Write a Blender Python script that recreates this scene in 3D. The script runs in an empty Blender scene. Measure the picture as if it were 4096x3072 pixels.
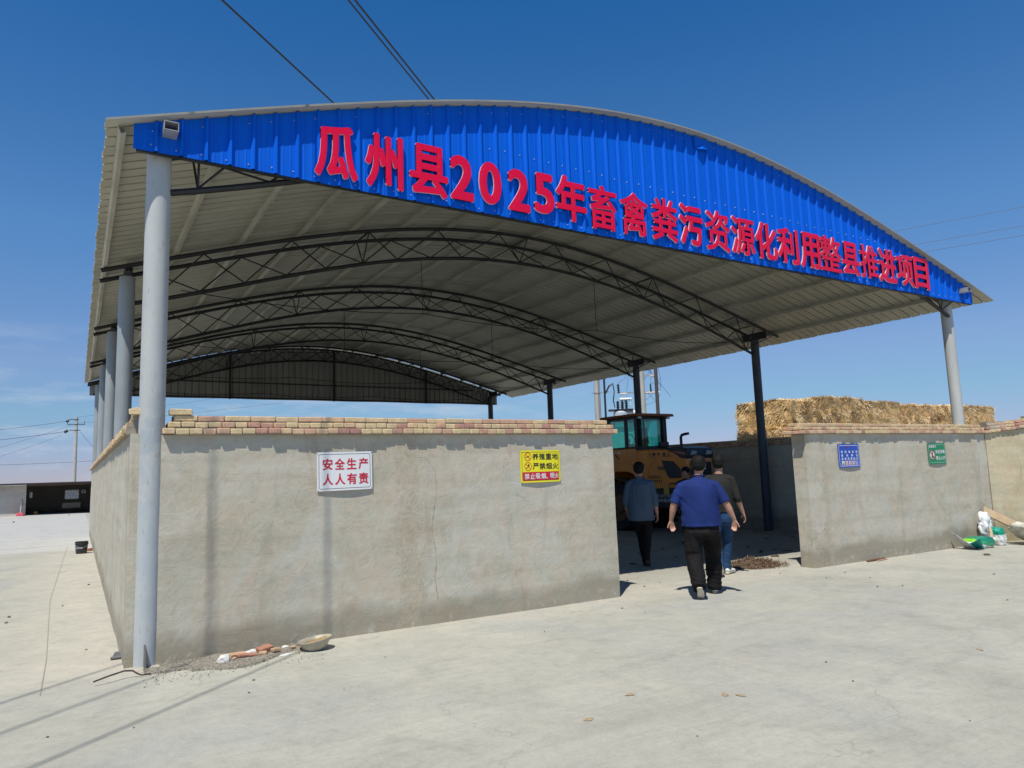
import bpy, bmesh, math, random
import numpy as np
from mathutils import Vector, Matrix, noise as mnoise

scn = bpy.context.scene
COL = scn.collection
R = math.radians
PI = math.pi

# ---------------------------------------------------------------- camera
CAMV = [2814.068646, -0.560694, -7.117194, 1.6, 0.851752, -0.522887, -0.033293, 0.035708, 0.121326, -0.99197, 0.522728, 0.843724, 0.122011]
F_PX = CAMV[0]
CAM = Vector(CAMV[1:4])
RR = np.array(CAMV[4:]).reshape(3, 3)
cam_d = bpy.data.cameras.new('camera')
cam = bpy.data.objects.new('camera', cam_d)
COL.objects.link(cam)
cam_d.sensor_width = 36.0
cam_d.lens = 36.0 * F_PX / 4096.0
cam_d.clip_start = 0.05
cam_d.clip_end = 3000.0
m = Matrix.Identity(4)
for i in range(3):
    m[i][0] = RR[0][i]
    m[i][1] = -RR[1][i]
    m[i][2] = -RR[2][i]
    m[i][3] = CAM[i]
cam.matrix_world = m
scn.camera = cam

# ---------------------------------------------------------------- light
SUN_AZ = 228.3      # compass-like azimuth measured from +Y towards +X
SUN_EL = 62.0
SKY_STRENGTH = 0.12
SUN_STRENGTH = 5.0
EXPOSURE = 0.0
sd = Vector((math.sin(R(SUN_AZ)) * math.cos(R(SUN_EL)), math.cos(R(SUN_AZ)) * math.cos(R(SUN_EL)), math.sin(R(SUN_EL))))
sun_d = bpy.data.lights.new('sun', 'SUN')
sun_d.energy = SUN_STRENGTH
sun_d.angle = R(0.53)
sun_d.color = (1.0, 0.95, 0.86)
sun = bpy.data.objects.new('sun', sun_d)
COL.objects.link(sun)
sun.location = (-30, -30, 60)
sun.rotation_euler = sd.to_track_quat('Z', 'Y').to_euler()

world = bpy.data.worlds.new('World')
scn.world = world
world.use_nodes = True
wn = world.node_tree.nodes
wl = world.node_tree.links
wn.clear()
w_out = wn.new('ShaderNodeOutputWorld')
w_bg = wn.new('ShaderNodeBackground')
w_bg.inputs['Strength'].default_value = SKY_STRENGTH
sky = wn.new('ShaderNodeTexSky')
sky.sky_type = 'NISHITA'
sky.sun_disc = False
sky.sun_elevation = R(SUN_EL)
sky.sun_rotation = R(SUN_AZ)
sky.altitude = 600.0
sky.air_density = 1.0
sky.dust_density = 0.0
sky.ozone_density = 3.0
# faint wisps of cloud low over the horizon
w_tc = wn.new('ShaderNodeTexCoord')
w_sep = wn.new('ShaderNodeSeparateXYZ')
wl.new(w_tc.outputs['Generated'], w_sep.inputs[0])
w_map = wn.new('ShaderNodeMapping')
w_map.inputs['Scale'].default_value = (5.0, 5.0, 26.0)
wl.new(w_tc.outputs['Generated'], w_map.inputs['Vector'])
w_no = wn.new('ShaderNodeTexNoise')
w_no.inputs['Scale'].default_value = 1.6
w_no.inputs['Detail'].default_value = 7.0
w_no.inputs['Roughness'].default_value = 0.62
wl.new(w_map.outputs[0], w_no.inputs['Vector'])
w_cr = wn.new('ShaderNodeValToRGB')
w_cr.color_ramp.elements[0].position = 0.50
w_cr.color_ramp.elements[0].color = (0, 0, 0, 1)
w_cr.color_ramp.elements[1].position = 0.70
w_cr.color_ramp.elements[1].color = (1, 1, 1, 1)
wl.new(w_no.outputs['Fac'], w_cr.inputs[0])
w_band = wn.new('ShaderNodeMapRange')
w_band.inputs['From Min'].default_value = 0.22
w_band.inputs['From Max'].default_value = 0.05
wl.new(w_sep.outputs['Z'], w_band.inputs['Value'])
w_mul = wn.new('ShaderNodeMath')
w_mul.operation = 'MULTIPLY'
w_az = wn.new('ShaderNodeMapRange')
w_az.inputs['From Min'].default_value = 0.66
w_az.inputs['From Max'].default_value = 0.45
wl.new(w_sep.outputs['X'], w_az.inputs['Value'])
w_m0 = wn.new('ShaderNodeMath')
w_m0.operation = 'MULTIPLY'
wl.new(w_cr.outputs[0], w_m0.inputs[0])
wl.new(w_az.outputs[0], w_m0.inputs[1])
wl.new(w_m0.outputs[0], w_mul.inputs[0])
wl.new(w_band.outputs[0], w_mul.inputs[1])
w_mul2 = wn.new('ShaderNodeMath')
w_mul2.operation = 'MULTIPLY'
w_mul2.inputs[1].default_value = 0.5
wl.new(w_mul.outputs[0], w_mul2.inputs[0])
w_mix = wn.new('ShaderNodeMixRGB')
w_mix.inputs['Color2'].default_value = (5.6, 5.9, 6.7, 1)
wl.new(w_mul2.outputs[0], w_mix.inputs['Fac'])
w_hsv = wn.new('ShaderNodeHueSaturation')
w_hsv.inputs["Saturation"].default_value = 1.2
w_hsv.inputs['Value'].default_value = 1.0
w_tint = wn.new('ShaderNodeMixRGB')
w_tint.blend_type = 'MULTIPLY'
w_tint.inputs['Fac'].default_value = 1.0
w_tz = wn.new('ShaderNodeMapRange')
w_tz.inputs['From Min'].default_value = 0.0
w_tz.inputs['From Max'].default_value = 1.0
wl.new(w_sep.outputs['Z'], w_tz.inputs['Value'])
w_tr = wn.new('ShaderNodeValToRGB')
_st = [(0.0, (0.44, 0.46, 0.72)), (0.034, (0.515, 0.525, 0.756)), (0.087, (0.63, 0.67, 0.75)), (0.15, (0.88, 0.80, 0.85)), (0.318, (0.98, 1.02, 1.06)), (0.576, (0.78, 0.936, 1.08)), (0.72, (0.50, 0.56, 0.62)), (1.0, (0.38, 0.42, 0.47))]
_el = w_tr.color_ramp.elements
while len(_el) < len(_st): _el.new(0.5)
for _i, (_p, _c) in enumerate(_st):
    _el[_i].position = _p
    _el[_i].color = (*_c, 1)
wl.new(w_tz.outputs[0], w_tr.inputs[0])
wl.new(w_tr.outputs[0], w_tint.inputs['Color2'])
wl.new(sky.outputs[0], w_tint.inputs['Color1'])
wl.new(w_tint.outputs[0], w_hsv.inputs['Color'])
wl.new(w_hsv.outputs[0], w_mix.inputs['Color1'])
wl.new(w_mix.outputs[0], w_bg.inputs['Color'])
wl.new(w_bg.outputs[0], w_out.inputs['Surface'])

scn.view_settings.view_transform = 'Standard'
scn.view_settings.look = 'None'
scn.view_settings.exposure = EXPOSURE
scn.view_settings.gamma = 1.0
scn.view_settings.use_curve_mapping = False

# ---------------------------------------------------------------- helpers
LOC = {}          # world base location of each thing (for world-space part meshes)


def tag(o, label=None, cat=None, group=None, kind=None):
    if label: o['label'] = label
    if cat: o['category'] = cat
    if group: o['group'] = group
    if kind: o['kind'] = kind
    return o


def thing(name, label, cat, loc=(0, 0, 0), rz=0.0, group=None):
    o = bpy.data.objects.new(name, None)
    o.empty_display_size = 0.2
    COL.objects.link(o)
    o.location = loc
    o.rotation_euler = (0, 0, rz)
    LOC[o.name] = Vector(loc)
    return tag(o, label, cat, group)


class MB:
    """collects shapes, then links them as one mesh object"""
    def __init__(self):
        self.v, self.f, self.m = [], [], []
        self.att = []

    def add(self, vs, fs, mi=0, att=0.0):
        n = len(self.v)
        self.v += [tuple(p) for p in vs]
        for f in fs:
            self.f.append(tuple(n + i for i in f))
            self.m.append(mi)
            self.att.append(att)

    def box(self, x0, x1, y0, y1, z0, z1, mi=0, att=0.0, jit=0.0, rnd=random):
        vs = [(x, y, z) for z in (z0, z1) for y in (y0, y1) for x in (x0, x1)]
        if jit: vs = [(x + rnd.uniform(-jit, jit), y + rnd.uniform(-jit, jit), z + rnd.uniform(-jit, jit) * .5) for x, y, z in vs]
        self.add(vs, [(0, 2, 3, 1), (4, 5, 7, 6), (0, 1, 5, 4), (2, 6, 7, 3), (0, 4, 6, 2), (1, 3, 7, 5)], mi, att)

    def obox(self, c, ax, ay, az, mi=0, att=0.0):
        """box centred c with half-axis vectors"""
        c, ax, ay, az = map(Vector, (c, ax, ay, az))
        vs = [c + sx * ax + sy * ay + sz * az for sz in (-1, 1) for sy in (-1, 1) for sx in (-1, 1)]
        self.add(vs, [(0, 2, 3, 1), (4, 5, 7, 6), (0, 1, 5, 4), (2, 6, 7, 3), (0, 4, 6, 2), (1, 3, 7, 5)], mi, att)

    def tube(self, pts, r, n=8, mi=0, cap=True):
        pts = [Vector(p) for p in pts]
        rs = r if isinstance(r, (list, tuple)) else [r] * len(pts)
        rings = []
        up = Vector((0, 0, 1))
        t0 = (pts[1] - pts[0]).normalized()
        u = t0.cross(up)
        if u.length < 1e-3: u = t0.cross(Vector((1, 0, 0)))
        u.normalize()
        for i, p in enumerate(pts):
            a = pts[max(i - 1, 0)]
            b = pts[min(i + 1, len(pts) - 1)]
            t = (b - a).normalized()
            u = (u - t * u.dot(t)).normalized()
            w = t.cross(u)
            rings.append([p + (u * math.cos(2 * PI * k / n) + w * math.sin(2 * PI * k / n)) * rs[i] for k in range(n)])
        base = len(self.v)
        vs = [q for ring in rings for q in ring]
        fs = []
        for i in range(len(pts) - 1):
            for k in range(n):
                fs.append((i * n + k, i * n + (k + 1) % n, (i + 1) * n + (k + 1) % n, (i + 1) * n + k))
        if cap:
            fs.append(tuple(range(n - 1, -1, -1)))
            fs.append(tuple((len(pts) - 1) * n + k for k in range(n)))
        self.add(vs, fs, mi)

    def bar(self, a, b, w, h, mi=0):
        """rectangular bar a->b, w sideways, h in the vertical-ish direction"""
        a, b = Vector(a), Vector(b)
        t = (b - a)
        L = t.length
        t.normalize()
        s = t.cross(Vector((0, 0, 1)))
        if s.length < 1e-3: s = Vector((1, 0, 0))
        s.normalize()
        u = s.cross(t).normalized()
        self.obox((a + b) / 2, t * L / 2, s * w / 2, u * h / 2, mi)

    def lathe(self, prof, n=24, c=(0, 0, 0), mi=0, sy=1.0):
        vs, fs = [], []
        for r, z in prof:
            for k in range(n):
                vs.append((c[0] + r * math.cos(2 * PI * k / n), c[1] + sy * r * math.sin(2 * PI * k / n), c[2] + z))
        for i in range(len(prof) - 1):
            for k in range(n):
                fs.append((i * n + k, i * n + (k + 1) % n, (i + 1) * n + (k + 1) % n, (i + 1) * n + k))
        self.add(vs, fs, mi)

    def prism(self, poly, axis, a, b, mi=0):
        """polygon in the two other axes (ordered), extruded along axis from a to b"""
        def P(u, v, w):
            return {'x': (w, u, v), 'y': (u, w, v), 'z': (u, v, w)}[axis]
        n = len(poly)
        vs = [P(u, v, a) for u, v in poly] + [P(u, v, b) for u, v in poly]
        fs = [tuple(range(n)), tuple(range(2 * n - 1, n - 1, -1))]
        for k in range(n):
            fs.append((k, k + n, (k + 1) % n + n, (k + 1) % n))
        self.add(vs, fs, mi)

    def ellipsoid(self, c, r, nu=16, nv=10, mi=0):
        vs, fs = [], []
        for j in range(nv + 1):
            th = PI * j / nv
            for k in range(nu):
                ph = 2 * PI * k / nu
                vs.append((c[0] + r[0] * math.sin(th) * math.cos(ph), c[1] + r[1] * math.sin(th) * math.sin(ph), c[2] + r[2] * math.cos(th)))
        for j in range(nv):
            for k in range(nu):
                fs.append((j * nu + k, (j + 1) * nu + k, (j + 1) * nu + (k + 1) % nu, j * nu + (k + 1) % nu))
        self.add(vs, fs, mi)

    def build(self, name, mats, parent=None, world=True, smooth=False, bevel=0.0, seg=1, solid=0.0, fix=True, sharp=35):
        if not isinstance(mats, (list, tuple)): mats = [mats]
        off = Vector((0, 0, 0))
        loc = None
        if parent is not None and world:
            off = LOC.get(parent.name, Vector((0, 0, 0)))
        elif parent is None and world:
            # origin at the base centre
            A = np.array(self.v)
            off = Vector((float((A[:, 0].min() + A[:, 0].max()) / 2), float((A[:, 1].min() + A[:, 1].max()) / 2), float(A[:, 2].min())))
            loc = off.copy()
        me = bpy.data.meshes.new(name)
        me.from_pydata([(p[0] - off.x, p[1] - off.y, p[2] - off.z) for p in self.v], [], self.f)
        for mt in mats: me.materials.append(mt)
        if len(mats) > 1: me.polygons.foreach_set('material_index', self.m)
        if any(self.att):
            at = me.attributes.new('rnd', 'FLOAT', 'FACE')
            at.data.foreach_set('value', self.att)
        if fix:
            bm = bmesh.new()
            bm.from_mesh(me)
            bmesh.ops.remove_doubles(bm, verts=bm.verts, dist=1e-6)
            bmesh.ops.recalc_face_normals(bm, faces=bm.faces)
            bm.to_mesh(me)
            bm.free()
        me.update()
        if smooth:
            me.shade_smooth()
            try:
                me.set_sharp_from_angle(angle=R(sharp))
            except Exception:
                pass
        o = bpy.data.objects.new(name, me)
        COL.objects.link(o)
        if parent is not None:
            o.parent = parent
            LOC[o.name] = off
        elif loc is not None:
            o.location = loc
            LOC[o.name] = loc
        if solid:
            md = o.modifiers.new('solid', 'SOLIDIFY')
            md.thickness = solid
            md.offset = 0
        if bevel:
            md = o.modifiers.new('bevel', 'BEVEL')
            md.width = bevel
            md.segments = seg
            md.limit_method = 'ANGLE'
            md.angle_limit = R(40)
        return o


def part_of(o, parent):
    o.parent = parent
    return o


# --- materials
def nodes_of(name):
    mt = bpy.data.materials.new(name)
    mt.use_nodes = True
    nt = mt.node_tree
    return mt, nt.nodes, nt.links, nt.nodes['Principled BSDF']


def noise_node(N, L, vec, scale, detail=4, rough=0.55, dist=0.0):
    t = N.new('ShaderNodeTexNoise')
    t.inputs['Scale'].default_value = scale
    t.inputs['Detail'].default_value = detail
    t.inputs['Roughness'].default_value = rough
    t.inputs['Distortion'].default_value = dist
    if vec is not None: L.new(vec, t.inputs['Vector'])
    return t


def ramp(N, L, fac, stops):
    c = N.new('ShaderNodeValToRGB')
    e = c.color_ramp.elements
    while len(e) < len(stops): e.new(0.5)
    for i, (p, col) in enumerate(stops):
        e[i].position = p
        e[i].color = (*col, 1) if len(col) == 3 else col
    L.new(fac, c.inputs[0])
    return c


def mapping(N, L, vec, scale=(1, 1, 1), rot=(0, 0, 0), loc=(0, 0, 0)):
    mp = N.new('ShaderNodeMapping')
    mp.inputs['Scale'].default_value = scale
    mp.inputs['Rotation'].default_value = rot
    mp.inputs['Location'].default_value = loc
    L.new(vec, mp.inputs['Vector'])
    return mp


def mixc(N, L, fac, a, b, mode='MIX'):
    x = N.new('ShaderNodeMixRGB')
    x.blend_type = mode
    for inp, val in (('Fac', fac), ('Color1', a), ('Color2', b)):
        if isinstance(val, (int, float)): x.inputs[inp].default_value = val
        elif isinstance(val, tuple): x.inputs[inp].default_value = (*val, 1)
        else: L.new(val, x.inputs[inp])
    return x.outputs[0]


def math_n(N, L, op, a, b=None, clamp=False):
    x = N.new('ShaderNodeMath')
    x.operation = op
    x.use_clamp = clamp
    for i, val in enumerate((a, b)):
        if val is None: continue
        if isinstance(val, (int, float)): x.inputs[i].default_value = val
        else: L.new(val, x.inputs[i])
    return x.outputs[0]


def bump(N, L, bs, height, strength=0.3, dist=0.01, prev=None):
    b = N.new('ShaderNodeBump')
    b.inputs['Strength'].default_value = strength
    b.inputs['Distance'].default_value = dist
    L.new(height, b.inputs['Height'])
    if prev is not None: L.new(prev, b.inputs['Normal'])
    L.new(b.outputs[0], bs.inputs['Normal'])
    return b.outputs[0]


def simple(name, col, rough=0.6, metal=0.0, var=0.12, scale=6.0, bmp=0.0, bscale=60.0, stretch=(1, 1, 1), coat=0.0, spec=0.5):
    mt, N, L, bs = nodes_of(name)
    tc = N.new('ShaderNodeTexCoord')
    mp = mapping(N, L, tc.outputs['Object'], stretch)
    n1 = noise_node(N, L, mp.outputs[0], scale, 5, 0.6)
    d = tuple(max(0.0, c * (1 - var)) for c in col)
    u = tuple(min(1.0, c * (1 + var)) for c in col)
    c = ramp(N, L, n1.outputs['Fac'], [(0.3, d), (0.7, u)])
    L.new(c.outputs[0], bs.inputs['Base Color'])
    bs.inputs['Roughness'].default_value = rough
    bs.inputs['Metallic'].default_value = metal
    bs.inputs['Specular IOR Level'].default_value = spec
    if coat: bs.inputs['Coat Weight'].default_value = coat
    if bmp:
        n2 = noise_node(N, L, tc.outputs['Object'], bscale, 4)
        bump(N, L, bs, n2.outputs['Fac'], bmp, 0.01)
    return mt


def mat_ground():
    mt, N, L, bs = nodes_of('yard_concrete')
    g = N.new('ShaderNodeNewGeometry')
    P = g.outputs['Position']
    a = noise_node(N, L, P, 0.9, 6, 0.6, 0.4)
    c1 = ramp(N, L, a.outputs['Fac'], [(0.30, (0.352, 0.348, 0.300)), (0.50, (0.392, 0.387, 0.333)), (0.72, (0.43, 0.424, 0.366))])
    # trowel / broom streaks, two directions
    mp = mapping(N, L, P, (0.9, 9.0, 1), (0, 0, R(-14)))
    s = noise_node(N, L, mp.outputs[0], 1.5, 6, 0.65, 0.6)
    c2 = ramp(N, L, s.outputs['Fac'], [(0.34, (0.88, 0.885, 0.89)), (0.52, (1, 1, 1)), (0.75, (1.05, 1.045, 1.03))])
    col = mixc(N, L, 0.45, c1.outputs[0], c2.outputs[0], 'MULTIPLY')
    # bluish worn patches
    b = noise_node(N, L, P, 0.42, 5, 0.55, 1.2)
    cb = ramp(N, L, b.outputs['Fac'], [(0.50, (0, 0, 0)), (0.66, (1, 1, 1))])
    col = mixc(N, L, math_n(N, L, 'MULTIPLY', cb.outputs[0], 0.5), col, (0.335, 0.34, 0.333))
    # sandy dust, strongest beside the left side wall
    sp = N.new('ShaderNodeSeparateXYZ')
    L.new(P, sp.inputs[0])
    x1 = N.new('ShaderNodeMapRange')
    x1.inputs['From Min'].default_value = -1.5
    x1.inputs['From Max'].default_value = -0.55
    L.new(sp.outputs['X'], x1.inputs['Value'])
    x2 = N.new('ShaderNodeMapRange')
    x2.inputs['From Min'].default_value = 0.3
    x2.inputs['From Max'].default_value = -0.2
    L.new(sp.outputs['X'], x2.inputs['Value'])
    y1 = N.new('ShaderNodeMapRange')
    y1.inputs['From Min'].default_value = -0.7
    y1.inputs['From Max'].default_value = 0.5
    L.new(sp.outputs['Y'], y1.inputs['Value'])
    y2 = N.new('ShaderNodeMapRange')
    y2.inputs['From Min'].default_value = 17.0
    y2.inputs['From Max'].default_value = 16.0
    L.new(sp.outputs['Y'], y2.inputs['Value'])
    k = math_n(N, L, 'MULTIPLY', math_n(N, L, 'MULTIPLY', x1.outputs[0], x2.outputs[0]), math_n(N, L, 'MULTIPLY', y1.outputs[0], y2.outputs[0]))
    dn = noise_node(N, L, P, 3.0, 6, 0.7)
    kd = math_n(N, L, 'MULTIPLY', k, ramp(N, L, dn.outputs['Fac'], [(0.25, (0.2,) * 3), (0.6, (0.9,) * 3)]).outputs[0])
    col = mixc(N, L, kd, col, (0.45, 0.425, 0.36))
    fs_ = N.new('ShaderNodeMapRange')
    fs_.inputs['From Min'].default_value = 13.6
    fs_.inputs['From Max'].default_value = 13.75
    L.new(sp.outputs['Y'], fs_.inputs['Value'])
    fsx = N.new('ShaderNodeMapRange')
    fsx.inputs['From Min'].default_value = 0.0
    fsx.inputs['From Max'].default_value = -0.1
    L.new(sp.outputs['X'], fsx.inputs['Value'])
    col = mixc(N, L, math_n(N, L, 'MULTIPLY', math_n(N, L, 'MULTIPLY', fs_.outputs[0], fsx.outputs[0]), 0.75), col, (0.47, 0.47, 0.46))
    # a pale band of sand along the foot of the front wall
    yb = N.new('ShaderNodeMapRange')
    yb.inputs['From Min'].default_value = -0.55
    yb.inputs['From Max'].default_value = -0.05
    L.new(sp.outputs['Y'], yb.inputs['Value'])
    yb2 = N.new('ShaderNodeMapRange')
    yb2.inputs['From Min'].default_value = 1.0
    yb2.inputs['From Max'].default_value = 0.3
    L.new(sp.outputs['Y'], yb2.inputs['Value'])
    ks = math_n(N, L, 'MULTIPLY', math_n(N, L, 'MULTIPLY', yb.outputs[0], yb2.outputs[0]), ramp(N, L, dn.outputs['Fac'], [(0.35, (0.05,) * 3), (0.62, (0.85,) * 3)]).outputs[0])
    col = mixc(N, L, ks, col, (0.46, 0.43, 0.36))
    # reddish stains
    r_ = noise_node(N, L, P, 1.3, 3, 0.5)
    rr_ = ramp(N, L, r_.outputs['Fac'], [(0.64, (0, 0, 0)), (0.74, (1, 1, 1))])
    col = mixc(N, L, math_n(N, L, 'MULTIPLY', rr_.outputs[0], 0.28), col, (0.41, 0.37, 0.32))
    # hairline cracks
    ds = noise_node(N, L, P, 1.4, 5, 0.65)
    pv = N.new('ShaderNodeVectorMath')
    pv.operation = 'SCALE'
    L.new(ds.outputs['Color'], pv.inputs[0])
    pv.inputs['Scale'].default_value = 0.7
    pa = N.new('ShaderNodeVectorMath')
    L.new(P, pa.inputs[0])
    L.new(pv.outputs[0], pa.inputs[1])
    vo = N.new('ShaderNodeTexVoronoi')
    vo.feature = 'DISTANCE_TO_EDGE'
    vo.inputs['Scale'].default_value = 0.34
    L.new(pa.outputs[0], vo.inputs['Vector'])
    cr = ramp(N, L, vo.outputs['Distance'], [(0.0, (1, 1, 1)), (0.0018, (0, 0, 0))])
    cm = noise_node(N, L, P, 0.8, 3)
    crm = math_n(N, L, 'MULTIPLY', cr.outputs[0], ramp(N, L, cm.outputs['Fac'], [(0.46, (0.0,) * 3), (0.66, (0.58,) * 3)]).outputs[0])
    col = mixc(N, L, crm, col, (0.24, 0.22, 0.185))
    # small dark specks
    v2 = N.new('ShaderNodeTexVoronoi')
    v2.inputs['Scale'].default_value = 5.0
    L.new(P, v2.inputs['Vector'])
    sk = ramp(N, L, v2.outputs['Distance'], [(0.035, (1, 1, 1)), (0.05, (0, 0, 0))])
    skm = noise_node(N, L, P, 1.1, 2)
    sk2 = math_n(N, L, 'MULTIPLY', sk.outputs[0], ramp(N, L, skm.outputs['Fac'], [(0.5, (0.0,) * 3), (0.62, (0.6,) * 3)]).outputs[0])
    col = mixc(N, L, sk2, col, (0.22, 0.18, 0.13))
    # scratch lines
    mp3 = mapping(N, L, P, (0.35, 15.0, 1), (0, 0, R(-38)))
    s3 = noise_node(N, L, mp3.outputs[0], 1.0, 8, 0.75, 0.3)
    c3 = ramp(N, L, s3.outputs['Fac'], [(0.30, (0.72, 0.73, 0.75)), (0.36, (1, 1, 1))])
    col = mixc(N, L, 0.6, col, c3.outputs[0], 'MULTIPLY')
    tn = noise_node(N, L, mapping(N, L, P, (0.22, 2.6, 1), (0, 0, R(-41))).outputs[0], 1.3, 6, 0.6, 1.0)
    ct = ramp(N, L, tn.outputs['Fac'], [(0.56, (1, 1, 1)), (0.68, (0.86, 0.865, 0.87))])
    col = mixc(N, L, 0.4, col, ct.outputs[0], 'MULTIPLY')
    bl = noise_node(N, L, P, 2.4, 9, 0.68, 0.8)
    cbl = ramp(N, L, bl.outputs['Fac'], [(0.30, (0.84, 0.845, 0.85)), (0.46, (0.98, 0.98, 0.98)), (0.62, (1.05, 1.045, 1.03)), (0.72, (1.12, 1.11, 1.08))])
    col = mixc(N, L, 0.85, col, cbl.outputs[0], 'MULTIPLY')
    b3 = noise_node(N, L, P, 11, 8, 0.75)
    cb3 = ramp(N, L, b3.outputs['Fac'], [(0.33, (0.86, 0.86, 0.85)), (0.5, (1, 1, 1)), (0.68, (1.07, 1.07, 1.06))])
    col = mixc(N, L, 0.7, col, cb3.outputs[0], 'MULTIPLY')
    f = noise_node(N, L, P, 45, 5, 0.7)
    c4 = ramp(N, L, f.outputs['Fac'], [(0.3, (0.90,) * 3), (0.7, (1.06,) * 3)])
    col = mixc(N, L, 1.0, col, c4.outputs[0], 'MULTIPLY')
    # trampled dung dust on the floor, with the roof's shade painted into its tone
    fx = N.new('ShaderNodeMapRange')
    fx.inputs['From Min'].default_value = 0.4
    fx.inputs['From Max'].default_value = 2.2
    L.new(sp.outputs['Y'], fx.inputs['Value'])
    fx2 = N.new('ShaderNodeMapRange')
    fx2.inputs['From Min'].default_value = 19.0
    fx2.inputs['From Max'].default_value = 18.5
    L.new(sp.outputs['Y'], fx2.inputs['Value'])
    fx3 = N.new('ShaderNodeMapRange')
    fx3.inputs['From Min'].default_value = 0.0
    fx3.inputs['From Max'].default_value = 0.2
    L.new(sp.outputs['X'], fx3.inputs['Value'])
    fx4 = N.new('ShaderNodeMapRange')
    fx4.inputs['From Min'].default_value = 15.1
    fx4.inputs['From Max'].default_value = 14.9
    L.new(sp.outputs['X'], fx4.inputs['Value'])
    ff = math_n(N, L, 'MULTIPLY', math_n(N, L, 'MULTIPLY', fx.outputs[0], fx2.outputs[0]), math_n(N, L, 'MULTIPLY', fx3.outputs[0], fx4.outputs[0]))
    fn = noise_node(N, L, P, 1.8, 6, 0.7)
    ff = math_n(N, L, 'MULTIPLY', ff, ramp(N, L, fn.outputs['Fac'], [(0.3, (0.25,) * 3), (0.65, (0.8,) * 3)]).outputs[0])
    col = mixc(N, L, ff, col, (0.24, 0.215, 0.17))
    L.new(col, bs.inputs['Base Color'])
    bs.inputs['Roughness'].default_value = 0.82
    bs.inputs['Specular IOR Level'].default_value = 0.3
    h = math_n(N, L, 'ADD', math_n(N, L, 'MULTIPLY', f.outputs['Fac'], 0.5), math_n(N, L, 'MULTIPLY', s.outputs['Fac'], 1.5))
    h = math_n(N, L, 'SUBTRACT', h, crm)
    bump(N, L, bs, h, 0.35, 0.012)
    return mt


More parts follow.
